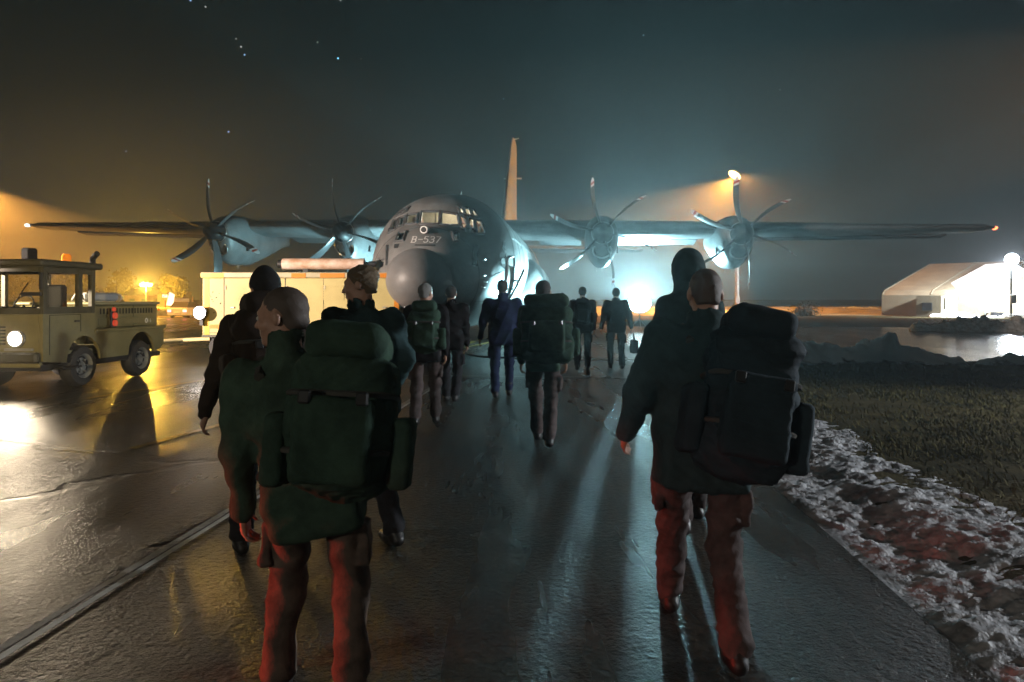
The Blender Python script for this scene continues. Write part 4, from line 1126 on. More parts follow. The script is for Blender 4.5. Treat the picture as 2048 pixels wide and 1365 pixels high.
# ------------------------------------------------------------------ flood lights round the aircraft
def flood_stand(loc, hh, label, head_r, m, power, colr, aim, cone, tri=.55):
    o = empty('floodlight_stand', loc, (0, 0, 0), label, 'floodlight')
    MB().cyl((0, 0, .45), (0, 0, hh), .03, .025, 12).build('pole', M_galv, o, smooth=True)
    for q in range(3):
        th = 2 * pi * q / 3 + .5
        MB().cyl((0, 0, .55), (tri * cos(th), tri * sin(th), .02), .018, .018, 8).build('leg', M_galv, o)
    d = (Vector(aim) - Vector(loc) - Vector((0, 0, hh))).normalized()
    hd = MB().lathe([(.04, -.20), (head_r * .8, -.16), (head_r, -.03), (head_r * 1.02, .03), (head_r * .96, .03)], (0, 0, hh), d, 28).build('lamp_head', M_black, o, smooth=True)
    MB().lathe([(0, .035), (head_r * .95, .028)], (0, 0, hh), d, 28).build('lens', m, hd)
    light('flood_lamp', 'SPOT' if cone < 179 else 'POINT', Vector((0, 0, hh)) + d * .22, power, colr, None, size=cone, blend=.22, radius=.16, parent=o).rotation_euler = d.to_track_quat('-Z', 'Y').to_euler()
    return o
F1 = W(1279, 607, 37.0)
flood_stand((F1.x, F1.y, 0), F1.z, 'bright cyan floodlight on tripod stand shining toward the camera beside the aircraft', .66, M_cyanlamp, 25000, CYAN, (.9, 3.0, 24.1), 73.2)
flood_stand((-4.3, 27.5, 0), 1.05, 'low cyan floodlight on stand behind trailer lighting the left engines', .20, M_cyanlamp2, 3000, CYAN, (-8.5, 28.5, 4.0), 172)

flood_stand((2.9, 26.5, 0), .75, 'low cyan floodlight behind the walkers shining on the fuselage side', .18, M_cyanlamp2, 7000, CYAN, (.4, 25.0, 2.2), 84)
# ------------------------------------------------------------------ masts, street lamps
def mast(name, loc, hh, label, m, power, colr, aim, cone, rad=.16, headr=.30, blend=.12, heads=1, cat='light mast', r0=.2):
    o = empty(name, loc, (0, 0, 0), label, cat)
    MB().cyl((0, 0, 0), (0, 0, hh), rad, rad * .65, 16).box(-.3, .3, -.3, .3, 0, .25).build('pole', M_galv, o, smooth=True)
    MB().box(-.22, .22, -.34, -.14, 1.3, 2.0, bev=.02).build('switch_box', M_galv, o)
    d = (Vector(aim) - Vector(loc) - Vector((0, 0, hh))).normalized()
    hp = Vector((0, 0, hh + .1)) + d * .45
    hd = MB().lathe([(.05, -.3), (headr * .8, -.25), (headr, 0), (headr, .06)], hp, d, 24).build('lamp_head', M_galv, o, smooth=True)
    MB().lathe([(headr * .3, .30), (headr * .85, .12), (headr, .06)], hp, d, 24).lathe([(0, .33), (headr * .3, .30)], hp, d, 24).build('lens', m, hd, smooth=True)
    l = light('mast_lamp', 'SPOT', hp + d * .55, power, colr, None, size=cone, blend=blend, radius=r0, parent=o)
    l.rotation_euler = d.to_track_quat('-Z', 'Y').to_euler()
    return o
p = W(1474, 346, 75)
mast('light_mast', (p.x, p.y, 0), p.z, 'tall sodium light mast with orange lamp rising behind the right wing', M_sodlamp, 150000, SODIUM, (12.4, 70.5, 0), 80, rad=.26, headr=.70)
light('mast_lamp', 'SPOT', (p.x + .5, p.y, p.z - .2), 32000, SODIUM, (32, 71, 0), size=140, blend=1.0, radius=.3)
mast('light_mast', (-43.6, 55.0, 0), 11.5, 'sodium light mast just beyond the left edge, beam slanting down past the wing tip', M_sodlamp, 115000, SODIUM, (-36.5, 53.6, 0), 90, rad=.22, headr=.45)
p = W(292, 600, 82)
o = empty('street_lamp', (p.x, p.y, 0), (0, 0, 0), 'twin headed yellow street lamp between two trees behind the tractor', 'street lamp')
hz = CAM_H + (HOR - 567) / FPX * 82
MB().cyl((0, 0, 0), (0, 0, hz), .07, .05, 12).cyl((-.42, 0, hz), (.42, 0, hz), .035, .035, 8).build('pole', M_galv, o, smooth=True)
for q in (-.46, .46):
    hd = MB().lathe([(0, .20), (.20, .12), (.26, .0), (.24, -.04)], (q, 0, hz), (0, 0, 1), 20).build('lamp_shade', M_galv, o, smooth=True)
    MB().lathe([(.30, -.03), (.30, -.18), (.18, -.36), (0, -.42)], (q, 0, hz), (0, 0, 1), 20).build('globe', M_sodlamp2, hd, smooth=True)
    if q > 0: light('street_lamp_light', 'POINT', (0, -.22, hz - .2), 15000, (1.0, .58, .08), radius=.1, parent=o)
# white flood mast before the tent
p = W(2022, 520, 55)
mast('floodlight_mast', (p.x, p.y, 0), p.z, 'white floodlight on mast glaring above the bright white tent', M_coollamp, 1900, COOL, (20, 20, -3), 150, rad=.10, headr=.5, blend=.6)
light('tent_flood', 'SPOT', (p.x - .2, p.y + .5, p.z), 24000, COOL, target=(p.x - .4, 61, .6), size=160, blend=.5, radius=.25)

# ------------------------------------------------------------------ tents on the right
M_canvas = mat('tan_tent_canvas', (0.23, 0.185, 0.12), 0.85, var=.25, var_scale=.6, spec=.1)
M_wcanvas = mat('white_tent_canvas', (0.82, 0.82, 0.80), 0.8, var=.05, var_scale=.8, spec=.1)
o = empty('storage_tent', (35.2, 65.0, 0), (0, 0, math.atan2(-.78, .62)), 'large tan storage tent with low wall and sloping roof beyond the taxiway', 'tent')
L_, hw_, ev, rg = 17.0, 11.5, 2.05, 5.4
mb = MB()
def gable(x): return [(x, 0, -.3), (x, 0, ev), (x, .5, ev + .42), (x, hw_, rg), (x, 2 * hw_ - .5, ev + .42), (x, 2 * hw_, ev), (x, 2 * hw_, -.3)]
mb.loft([gable(x) for x in (0, 4.25, 8.5, 12.75, L_)]).build('canvas_shell', M_canvas, o)
MB().box(3.6, 5.6, -1.5, 0.02, -.3, 1.95).build('porch', M_canvas, o)
MB().box(4.1, 4.9, -1.56, -1.5, .65, 1.35).build('window', M_dark, o)
mb = MB()
for x in (0.05, 4.25, 8.5, 12.75): mb.tube([tuple(Vector(q) + Vector((0, 0, .03))) for q in gable(x)[1:6]], .05, 6)
mb.build('frame_rib', M_canvas, o)
o = empty('white_tent', (38.1, 60.0, 0), (0, 0, RAD(4)), 'white event tent gable glowing under the floodlight with awnings', 'tent')
mb = MB()
def gable2(y): return [(0, y, -.2), (12.2, y, -.2), (12.2, y, 1.75), (6.1, y, 4.9), (0, y, 1.75)]
mb.prism(gable2(0), (0, 3.0, 0)).build('canvas_shell', M_wcanvas, o)
MB().tube([(-.03, -.03, 0), (-.03, -.03, 1.77), (6.1, -.03, 4.95), (12.23, -.03, 1.77), (12.23, -.03, 0)], .05, 6).build('frame', M_galv, o)
def awning(loc, w, m, label, lean):
    a = MB().prism([(0, 0, 1.35), (w, 0, 1.45), (w + lean, -.75, .75), (lean - .25, -.75, .45)], (0, 0, .03)).build('awning', m, None, label=label, cat='awning')
    a.location = loc
    MB().cyl((lean - .2, -.74, 0), (lean - .2, -.74, .48), .03).cyl((w + lean - .03, -.74, 0), (w + lean - .03, -.74, .76), .03).build('prop', M_galv, a)
    return a
awning((41.0, 58.9, 0), 1.0, mat('grey_green_tarp', (.18, .21, .18), .7), 'small grey green tarpaulin awning on props before the white tent', -.5)
awning((43.0, 58.9, 0), 1.6, mat('blue_tarp', (.03, .12, .42), .6), 'blue tarpaulin awning on props before the white tent', -.6)
for (x, y, s_, m, lb) in ((41.2, 57.6, .75, M_dark, 'dark heap of stored equipment under the grey green awning'), (43.9, 57.4, .85, M_olive_d, 'olive heap of stored equipment beside the blue awning')):
    mb = MB(); r2 = random.Random(int(x * 10))
    for k in range(9):
        bx, by = r2.uniform(-.5, .5), r2.uniform(-.3, .3); a_ = r2.uniform(.12, .26); zz = r2.uniform(0, .3)
        mb.box(bx - a_, bx + a_, by - a_, by + a_, zz, zz + r2.uniform(.2, .6) * s_, bev=.03)
    hp = mb.build('equipment_heap', m, None, label=lb, cat='equipment'); hp.location = (x, y, 0)
b_ = MB().box(-1.7, 3.6, 0, .4, 0, .42, bev=.03).box(-3.5, -1.75, .1, .4, 0, .26, bev=.03).build('barrier', M_wcanvas, None, label='low white barrier along the front of the white tent', cat='barrier')
b_.location = (41.9, 55.6, 0)

# ------------------------------------------------------------------ trees and far things on the left
M_bark = mat('bark', (0.12, 0.085, 0.05), .9, bump=.6, bump_scale=12)
M_leaf = mat('pale_yellow_green_leaves', (0.34, 0.28, 0.06), .7, color2=(.20, .17, .04), var_scale=1.2, spec=.2)
def tree(loc, hh, cr, seed, label, nleaf=2600):
    r = random.Random(seed); o = empty('tree', loc, (0, 0, 0), label, 'tree')
    mb = MB(); tips = []
    top = Vector((r.uniform(-.2, .2), r.uniform(-.2, .2), hh * .78))
    mb.tube([(0, 0, -.6), (0.03, 0, hh * .25), tuple(top * .6), tuple(top)], [.20, .15, .09, .03], 9)
    for k in range(11):
        z0 = hh * r.uniform(.20, .68); th = r.uniform(0, 2 * pi); ln = cr * r.uniform(.55, 1.05) * (1.1 - .5 * z0 / hh)
        a = top * (z0 / (hh * .78)); b = a + Vector((cos(th) * ln * .55, sin(th) * ln * .55, ln * r.uniform(.30, .6))); c_ = b + Vector((cos(th) * ln * .5, sin(th) * ln * .5, ln * r.uniform(.0, .35)))
        mb.tube([a, b, c_], [.06, .035, .012], 6); tips += [b, c_, (b + c_) / 2]
        for j in range(2):
            t2 = th + r.uniform(-1, 1); d_ = b + Vector((cos(t2) * ln * .4, sin(t2) * ln * .4, ln * r.uniform(.1, .5))); mb.tube([b, d_], [.022, .008], 5); tips.append(d_)
    tips += [top, top * .9]
    mb.build('trunk', M_bark, o, smooth=True)
    g = np.random.default_rng(seed); n = nleaf
    T = np.array([tuple(t) for t in tips]); w_ = g.random(len(T)) ** 1.2 + .1; w_ /= w_.sum()
    C = T[g.choice(len(T), n, p=w_)] + g.normal(0, cr * .15, (n, 3)) * np.array([1, 1, .85])
    a1 = g.normal(0, 1, (n, 3)); a1 /= np.linalg.norm(a1, axis=1)[:, None]
    a2 = np.cross(a1, g.normal(0, 1, (n, 3))); a2 /= np.linalg.norm(a2, axis=1)[:, None]
    sz = g.uniform(.10, .22, (n, 1)) * (hh / 5.0)
    V = np.stack([C - a1 * sz, C + a2 * sz * .6, C + a1 * sz, C - a2 * sz * .6], 1).reshape(-1, 3)
    np_mesh('crown', V, np.arange(4 * n).reshape(-1, 4), M_leaf, parent=o, smooth=False)
    return o
def far(px, Y): return W(px, HOR, Y).x
tree((far(232, 84.5), 84.5, .5), 5.6, 1.75, 5, 'dense yellow lit tree just left of the twin street lamp')
tree((far(352, 88), 88, .6), 4.8, 2.2, 9, 'broad dim tree just right of the twin street lamp')
tree((far(118, 84), 84, .6), 5.6, 2.0, 12, 'tree rising right above the tractor cab roof beside the amber beacon')
tree((far(30, 90), 90, .6), 4.6, 2.0, 15, 'tree seen through the front windows of the tractor cab')
tree((far(160, 92), 92, .6), 4.4, 1.8, 18, 'tree seen through the rear side windows of the tractor cab')
# small house behind the street lamp
o = empty('house', (far(318, 96), 96, .4), (0, 0, RAD(8)), 'low brick red house behind the twin street lamp', 'house')
MB().box(-4.6, 1.6, 0, 4, -.6, 1.9).build('wall', mat('red_house_wall', (.30, .10, .05), .8, var=.3, var_scale=2), o)
MB().prism([(-4.9, -.3, 1.9), (-4.9, 4.3, 1.9), (-4.9, 2.0, 3.0)], (6.8, 0, 0)).build('roof', mat('house_roof_tile', (.10, .05, .04), .8), o)
for x in (-3.9, -2.3, -.4): MB().box(x, x + .7, -.03, .0, .6, 1.4).build('window', M_dark, o)
MB().box(.6, 1.3, -.04, 0, -.2, 1.5).build('door', M_dark, o)
o = empty('shed', (far(316, 90), 90, .4), (0, 0, RAD(-4)), 'pale orange lit shed with stepped top right of the house', 'shed')
MB().box(-.1, 3.2, 0, 2.5, -.6, 2.0).box(.8, 3.2, 0, 2.5, 2.0, 2.35).build('wall', mat('pale_shed_wall', (.50, .33, .22), .8, var=.2), o)
MB().box(.6, 1.3, -.05, 0, 1.55, 1.95).build('window', emis('lit_shed_window', (1, .9, .65), 2.0), o)
# car seen from behind, with its tail lamps lit
o = empty('car', (far(354, 60), 60, 0), (0, 0, RAD(3)), 'far parked car seen from behind with two red tail lamps', 'car')
ring = lambda y, w, z0, z1: [(-w, y, z0), (w, y, z0), (w, y, z1), (-w, y, z1)]
MB().loft([ring(0, .84, .25, .80), ring(.25, .88, .22, .92), ring(3.3, .88, .22, .90), ring(4.1, .80, .25, .70)]).build('body', mat('pale_car_paint', (.45, .47, .48), .3), o, smooth=True, angle=30)
MB().loft([ring(.35, .74, .9, .95), ring(.9, .66, .9, 1.42), ring(2.1, .66, .9, 1.42), ring(3.0, .72, .9, .93)]).build('cabin', M_dark, o, smooth=True, angle=30)
for q in (-.66, .66):
    MB().box(q - .16, q + .16, -.04, .03, .52, .74, bev=.02).build('tail_lamp', emis('tail_lamp_red', (1, .18, .14), 9), o)
    MB().cyl((q + (.16 if q > 0 else -.16), .75, .31), (q - (.05 if q > 0 else -.05), .75, .31), .31, .31, 20).build('wheel', M_tyre, o, smooth=True)
    MB().cyl((q + (.16 if q > 0 else -.16), 3.3, .31), (q - (.05 if q > 0 else -.05), 3.3, .31), .31, .31, 20).build('wheel', M_tyre, o, smooth=True)
MB().box(-.26, .26, -.03, .0, .45, .57).build('number_plate', M_white, o)
sg = MB().box(-1.0, 1.0, 0, .05, 1.0, 1.75, bev=.01).build('road_sign', mat('pale_sign_board', (.60, .62, .62), .5), None, label='pale rectangular sign board on two posts above the far car', cat='sign')
sg.location = (far(357, 66), 66, 0)
MB().cyl((-.8, .03, 0), (-.8, .03, 1.0), .035).cyl((.8, .03, 0), (.8, .03, 1.0), .035).build('post', M_galv, sg)
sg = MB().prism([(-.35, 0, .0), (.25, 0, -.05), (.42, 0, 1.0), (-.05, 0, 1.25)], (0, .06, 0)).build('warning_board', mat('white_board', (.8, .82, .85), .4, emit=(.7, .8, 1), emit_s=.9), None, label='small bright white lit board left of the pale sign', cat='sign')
sg.location = (far(340, 64), 64, 1.1)
MB().box(.0, .06, .06, .10, -1.1, .3).build('post', M_galv, sg)
for i, px in enumerate((331, 341, 385)):
    q = MB().cyl((0, 0, 0), (0, 0, 1.3 + .2 * i), .05, .05, 10).box(-.07, .07, -.07, .07, 0, .06).build('marker_post', mat('red_marker_paint', (.6, .10, .05), .5), None,
        label=('thin red marker post beside the pale shed', 'thin red marker post between shed and white board', 'thin red marker post right of the far car')[i], cat='post')
    q.location = (far(px, 80), 80, .3)
# bush on the right verge
r = np.random.default_rng(5); n = 900
C = np.stack([r.normal(0, .55, n), r.normal(0, .4, n), np.abs(r.normal(.35, .32, n))], 1)
a1 = r.normal(0, 1, (n, 3)); a1 /= np.linalg.norm(a1, axis=1)[:, None]; a2 = np.cross(a1, r.normal(0, 1, (n, 3))); a2 /= np.linalg.norm(a2, axis=1)[:, None]
V = np.stack([C - a1 * .10, C + a2 * .05, C + a1 * .10, C - a2 * .05], 1).reshape(-1, 3)
bu = np_mesh('bush', V, np.arange(4 * n).reshape(-1, 4), mat('dark_bush_leaves', (.035, .033, .015), .8), smooth=False, label='small dark bush on the orange lit verge', cat='bush')
bu.location = (far(1609, 62), 62, .15)
MB().tube([(0, 0, -.3), (.05, 0, .4), (.1, .05, .9)], [.05, .03, .01], 6).tube([(0, 0, 0), (-.25, 0, .7)], [.03, .01], 6).build('stem', M_bark, bu)
# ------------------------------------------------------------------ haze
hz_m = bpy.data.materials.new('night_haze'); hz_m.use_nodes = True
N, L = hz_m.node_tree.nodes, hz_m.node_tree.links; N.clear()
o_ = N.new('ShaderNodeOutputMaterial'); v_ = N.new('ShaderNodeVolumePrincipled')
v_.inputs['Color'].default_value = (.9, .93, .95, 1); v_.inputs['Density'].default_value = 0.0023; v_.inputs['Anisotropy'].default_value = 0.70
L.new(v_.outputs[0], o_.inputs['Volume'])
MB().box(-310, 310, -70, 335, -1.6, 19.5).build('haze', hz_m, None, kind='stuff')
# ------------------------------------------------------------------ people: one smooth surface per body and per garment
def surface(F, org, h):
    """surface nets on a distance grid"""
    ins = F < 0
    nx, ny, nz = F.shape
    cs = np.zeros((nx - 1, ny - 1, nz - 1, 3), np.float32); cn = np.zeros((nx - 1, ny - 1, nz - 1), np.float32)
    corners = [(0, 0, 0), (1, 0, 0), (0, 1, 0), (1, 1, 0), (0, 0, 1), (1, 0, 1), (0, 1, 1), (1, 1, 1)]
    def cv(A, c): return A[c[0]:nx - 1 + c[0], c[1]:ny - 1 + c[1], c[2]:nz - 1 + c[2]]
    for a in range(8):
        for ax in range(3):
            ca = corners[a]
            if ca[ax]: continue
            cb = list(ca); cb[ax] = 1
            fa, fb = cv(F, ca), cv(F, cb)
            m = (fa < 0) != (fb < 0)
            t = np.where(m, fa / np.where(m, fa - fb, 1), 0)
            for d in range(3):
                cs[..., d] += np.where(m, ca[d] + (t if d == ax else 0), 0)
            cn += m
    act = cn > 0
    idx = np.full(act.shape, -1, np.int64); idx[act] = np.arange(act.sum())
    I = np.argwhere(act)
    V = (I + cs[act] / cn[act][:, None]) * h + np.asarray(org)
    faces = []
    for ax in range(3):
        o1, o2 = (ax + 1) % 3, (ax + 2) % 3
        sl0 = [slice(1, -1)] * 3; sl1 = [slice(1, -1)] * 3
        sl0[ax] = slice(0, -1); sl1[ax] = slice(1, None)
        A, B = ins[tuple(sl0)], ins[tuple(sl1)]
        P = np.argwhere(A != B)
        flip = A[tuple(P.T)]
        base = P.copy(); base[:, o1] += 1; base[:, o2] += 1
        q = []
        for (u, v) in ((-1, -1), (0, -1), (0, 0), (-1, 0)):
            c = base.copy(); c[:, o1] += u; c[:, o2] += v
            q.append(idx[tuple(c.T)])
        q = np.stack(q, 1)
        q[~flip] = q[~flip][:, ::-1]
        faces.append(q)
    Fc = np.concatenate(faces); Fc = Fc[(Fc >= 0).all(1)]
    return V, Fc

class SDF:
    def __init__(s): s.p = []
    def cap(s, a, b, ra, rb=None, k=.02, op='u', flat=None): s.p.append(('c', Vector(a), Vector(b), ra, ra if rb is None else rb, k, op, flat)); return s
    def ell(s, c, r, k=.02, op='u', R=None): s.p.append(('e', Vector(c), r, R, None, k, op, None)); return s
    def box(s, c, hf, rnd, k=.02, op='u', R=None): s.p.append(('b', Vector(c), hf, R, rnd, k, op, None)); return s
    def mesh(s, h, noise=0.0, nscale=9.0, nseed=0, post=None):
        lo = np.full(3, 1e9); hi = -lo
        bbs = []
        for q in s.p:
            if q[0] == 'c':
                r = max(q[3], q[4]); b = (np.minimum(q[1], q[2]) - r, np.maximum(q[1], q[2]) + r)
            elif q[0] == 'e': r = max(q[2]); b = (np.array(q[1]) - r, np.array(q[1]) + r)
            else: r = math.sqrt(sum(x * x for x in q[2])) + q[4]; b = (np.array(q[1]) - r, np.array(q[1]) + r)
            bbs.append(b)
            if q[6] == 'u': lo = np.minimum(lo, b[0]); hi = np.maximum(hi, b[1])
        lo -= 3 * h + noise * 2; hi += 3 * h + noise * 2
        n = np.ceil((hi - lo) / h).astype(int) + 1
        F = np.full(n, 0.2, np.float32)
        ax = [lo[i] + h * np.arange(n[i]) for i in range(3)]
        for q, b in zip(s.p, bbs):
            mg = max(q[5] * 1.5, 3 * h) + .02
            i0 = np.maximum(np.floor((b[0] - mg - lo) / h).astype(int), 0); i1 = np.minimum(np.ceil((b[1] + mg - lo) / h).astype(int) + 1, n)
            if (i1 <= i0).any(): continue
            X = ax[0][i0[0]:i1[0]][:, None, None]; Y = ax[1][i0[1]:i1[1]][None, :, None]; Z = ax[2][i0[2]:i1[2]][None, None, :]
            if q[0] == 'c':
                a, bb = q[1], q[2]; d = bb - a; L2 = max(d.dot(d), 1e-9)
                t = np.clip(((X - a.x) * d.x + (Y - a.y) * d.y + (Z - a.z) * d.z) / L2, 0, 1)
                ex, ey, ez = X - a.x - t * d.x, Y - a.y - t * d.y, Z - a.z - t * d.z
                if q[7]: ey = ey / q[7]
                D = np.sqrt(ex ** 2 + ey ** 2 + ez ** 2) - (q[3] + (q[4] - q[3]) * t)
            else:
                px, py, pz = X - q[1].x, Y - q[1].y, Z - q[1].z
                if q[3] is not None:
                    R = q[3].transposed()
                    px, py, pz = (R[0][0] * px + R[0][1] * py + R[0][2] * pz, R[1][0] * px + R[1][1] * py + R[1][2] * pz, R[2][0] * px + R[2][1] * py + R[2][2] * pz)
                if q[0] == 'e':
                    r = q[2]
                    k0 = np.sqrt((px / r[0]) ** 2 + (py / r[1]) ** 2 + (pz / r[2]) ** 2); k1_ = np.sqrt((px / r[0] ** 2) ** 2 + (py / r[1] ** 2) ** 2 + (pz / r[2] ** 2) ** 2)
                    D = k0 * (k0 - 1) / np.maximum(k1_, 1e-6)
                else:
                    hf = q[2]; qx, qy, qz = np.abs(px) - hf[0], np.abs(py) - hf[1], np.abs(pz) - hf[2]
                    D = np.sqrt(np.maximum(qx, 0) ** 2 + np.maximum(qy, 0) ** 2 + np.maximum(qz, 0) ** 2) + np.minimum(np.maximum(qx, np.maximum(qy, qz)), 0) - q[4]
            S = F[i0[0]:i1[0], i0[1]:i1[1], i0[2]:i1[2]]; k = q[5]
            D = np.broadcast_to(D, S.shape).astype(np.float32)
            if q[6] == 'u':
                hh = np.clip(.5 + .5 * (S - D) / k, 0, 1); S[...] = S * (1 - hh) + D * hh - k * hh * (1 - hh)
            else:
                hh = np.clip(.5 - .5 * (S + D) / k, 0, 1); S[...] = S * (1 - hh) - D * hh + k * hh * (1 - hh)
        if noise:
            g = np.random.default_rng(nseed); X = ax[0][:, None, None]; Y = ax[1][None, :, None]; Z = ax[2][None, None, :]
            N_ = np.zeros(F.shape, np.float32)
            for j in range(7):
                w_ = g.normal(0, 1, 3) * np.array([.75, .75, 1.7]) * nscale * (1.55 ** (j % 4)); ph = g.uniform(0, 6.28)
                q_ = np.sin(X * w_[0] + Y * w_[1] + Z * w_[2] + ph + 1.7 * np.sin(Y * w_[2] * .6 + X * w_[1] * .5 + j))
                if j % 2: q_ = 1.3 * (2 * np.abs(q_) ** .7 - 1)          # sharp folds
                N_ += (q_ / (1.3 ** (j % 4))).astype(np.float32)
            F += noise * N_ / 3.0
        if post is not None: F = post(F, ax)
        return surface(F, lo, h)
def sdf_obj(name, S, h, m, parent=None, **kw):
    nz = {k: kw.pop(k) for k in ('noise', 'nscale', 'nseed', 'post') if k in kw}
    V, Fc = S.mesh(h, **nz)
    return np_mesh(name, V, Fc, m, parent=parent, smooth=True, **kw)

M_skin = mat('skin', (0.52, 0.30, 0.21), 0.5, var=.18, var_scale=30, spec=.4)
M_hair_d = mat('dark_cropped_hair', (0.035, 0.026, 0.020), 0.65, bump=.6, bump_scale=160)
M_hair_f = mat('fair_hair', (0.17, 0.115, 0.06), 0.6, bump=.8, bump_scale=120)
M_hair_g = mat('grey_hair', (0.26, 0.25, 0.23), 0.6, bump=.8, bump_scale=120)
M_stub = mat('shaved_hair_stubble', (0.10, 0.075, 0.06), 0.6, bump=.3, bump_scale=220)
M_eye = mat('eye', (0.6, 0.58, 0.55), 0.15)
M_boot = mat('black_boot_leather', (0.018, 0.017, 0.016), 0.45, bump=.2)
def cloth(name, c, var=.35, c2=None): return mat(name, c, .85, var=var, color2=c2, var_scale=9, bump=.25, bump_scale=150, spec=.2)
M_camo_t = cloth('camouflage_trousers', (.17, .125, .10), c2=(.07, .055, .045))
M_camo_t2 = cloth('muted_camouflage_trousers', (.12, .09, .085), c2=(.05, .042, .04))
M_green = cloth('dark_green_jacket', (.060, .110, .075), c2=(.030, .055, .040))
M_teal = cloth('dark_teal_jacket', (.035, .075, .080))
M_navy = cloth('navy_jacket', (.022, .035, .085))
M_blackj = cloth('black_jacket', (.016, .016, .018))
M_brown = cloth('brown_black_jacket', (.040, .028, .022))
M_trous = cloth('dark_trousers', (.028, .028, .032))
M_packg = cloth('dark_green_pack_cloth', (.045, .090, .062), c2=(.022, .045, .032))
M_packb = cloth('black_pack_cloth', (.014, .015, .017))
M_packn = cloth('blue_black_pack_cloth', (.026, .048, .062))
M_packbr = cloth('brown_black_pack_cloth', (.030, .020, .016))
M_hat = cloth('dark_knit_hat', (.022, .022, .024))
M_strap = cloth('pack_webbing', (.09, .09, .08))
M_buckle = mat('buckle_plastic', (.03, .03, .03), .3)

def ik(a, b, l1, l2, pole):
    d = b - a; L_ = min(d.length, (l1 + l2) * .999); dn = d.normalized()
    x = (l1 * l1 - l2 * l2 + L_ * L_) / (2 * L_); y = math.sqrt(max(0, l1 * l1 - x * x))
    p = pole - dn * pole.dot(dn)
    p = p.normalized() if p.length > 1e-6 else dn.orthogonal()
    return a + dn * x + p * y

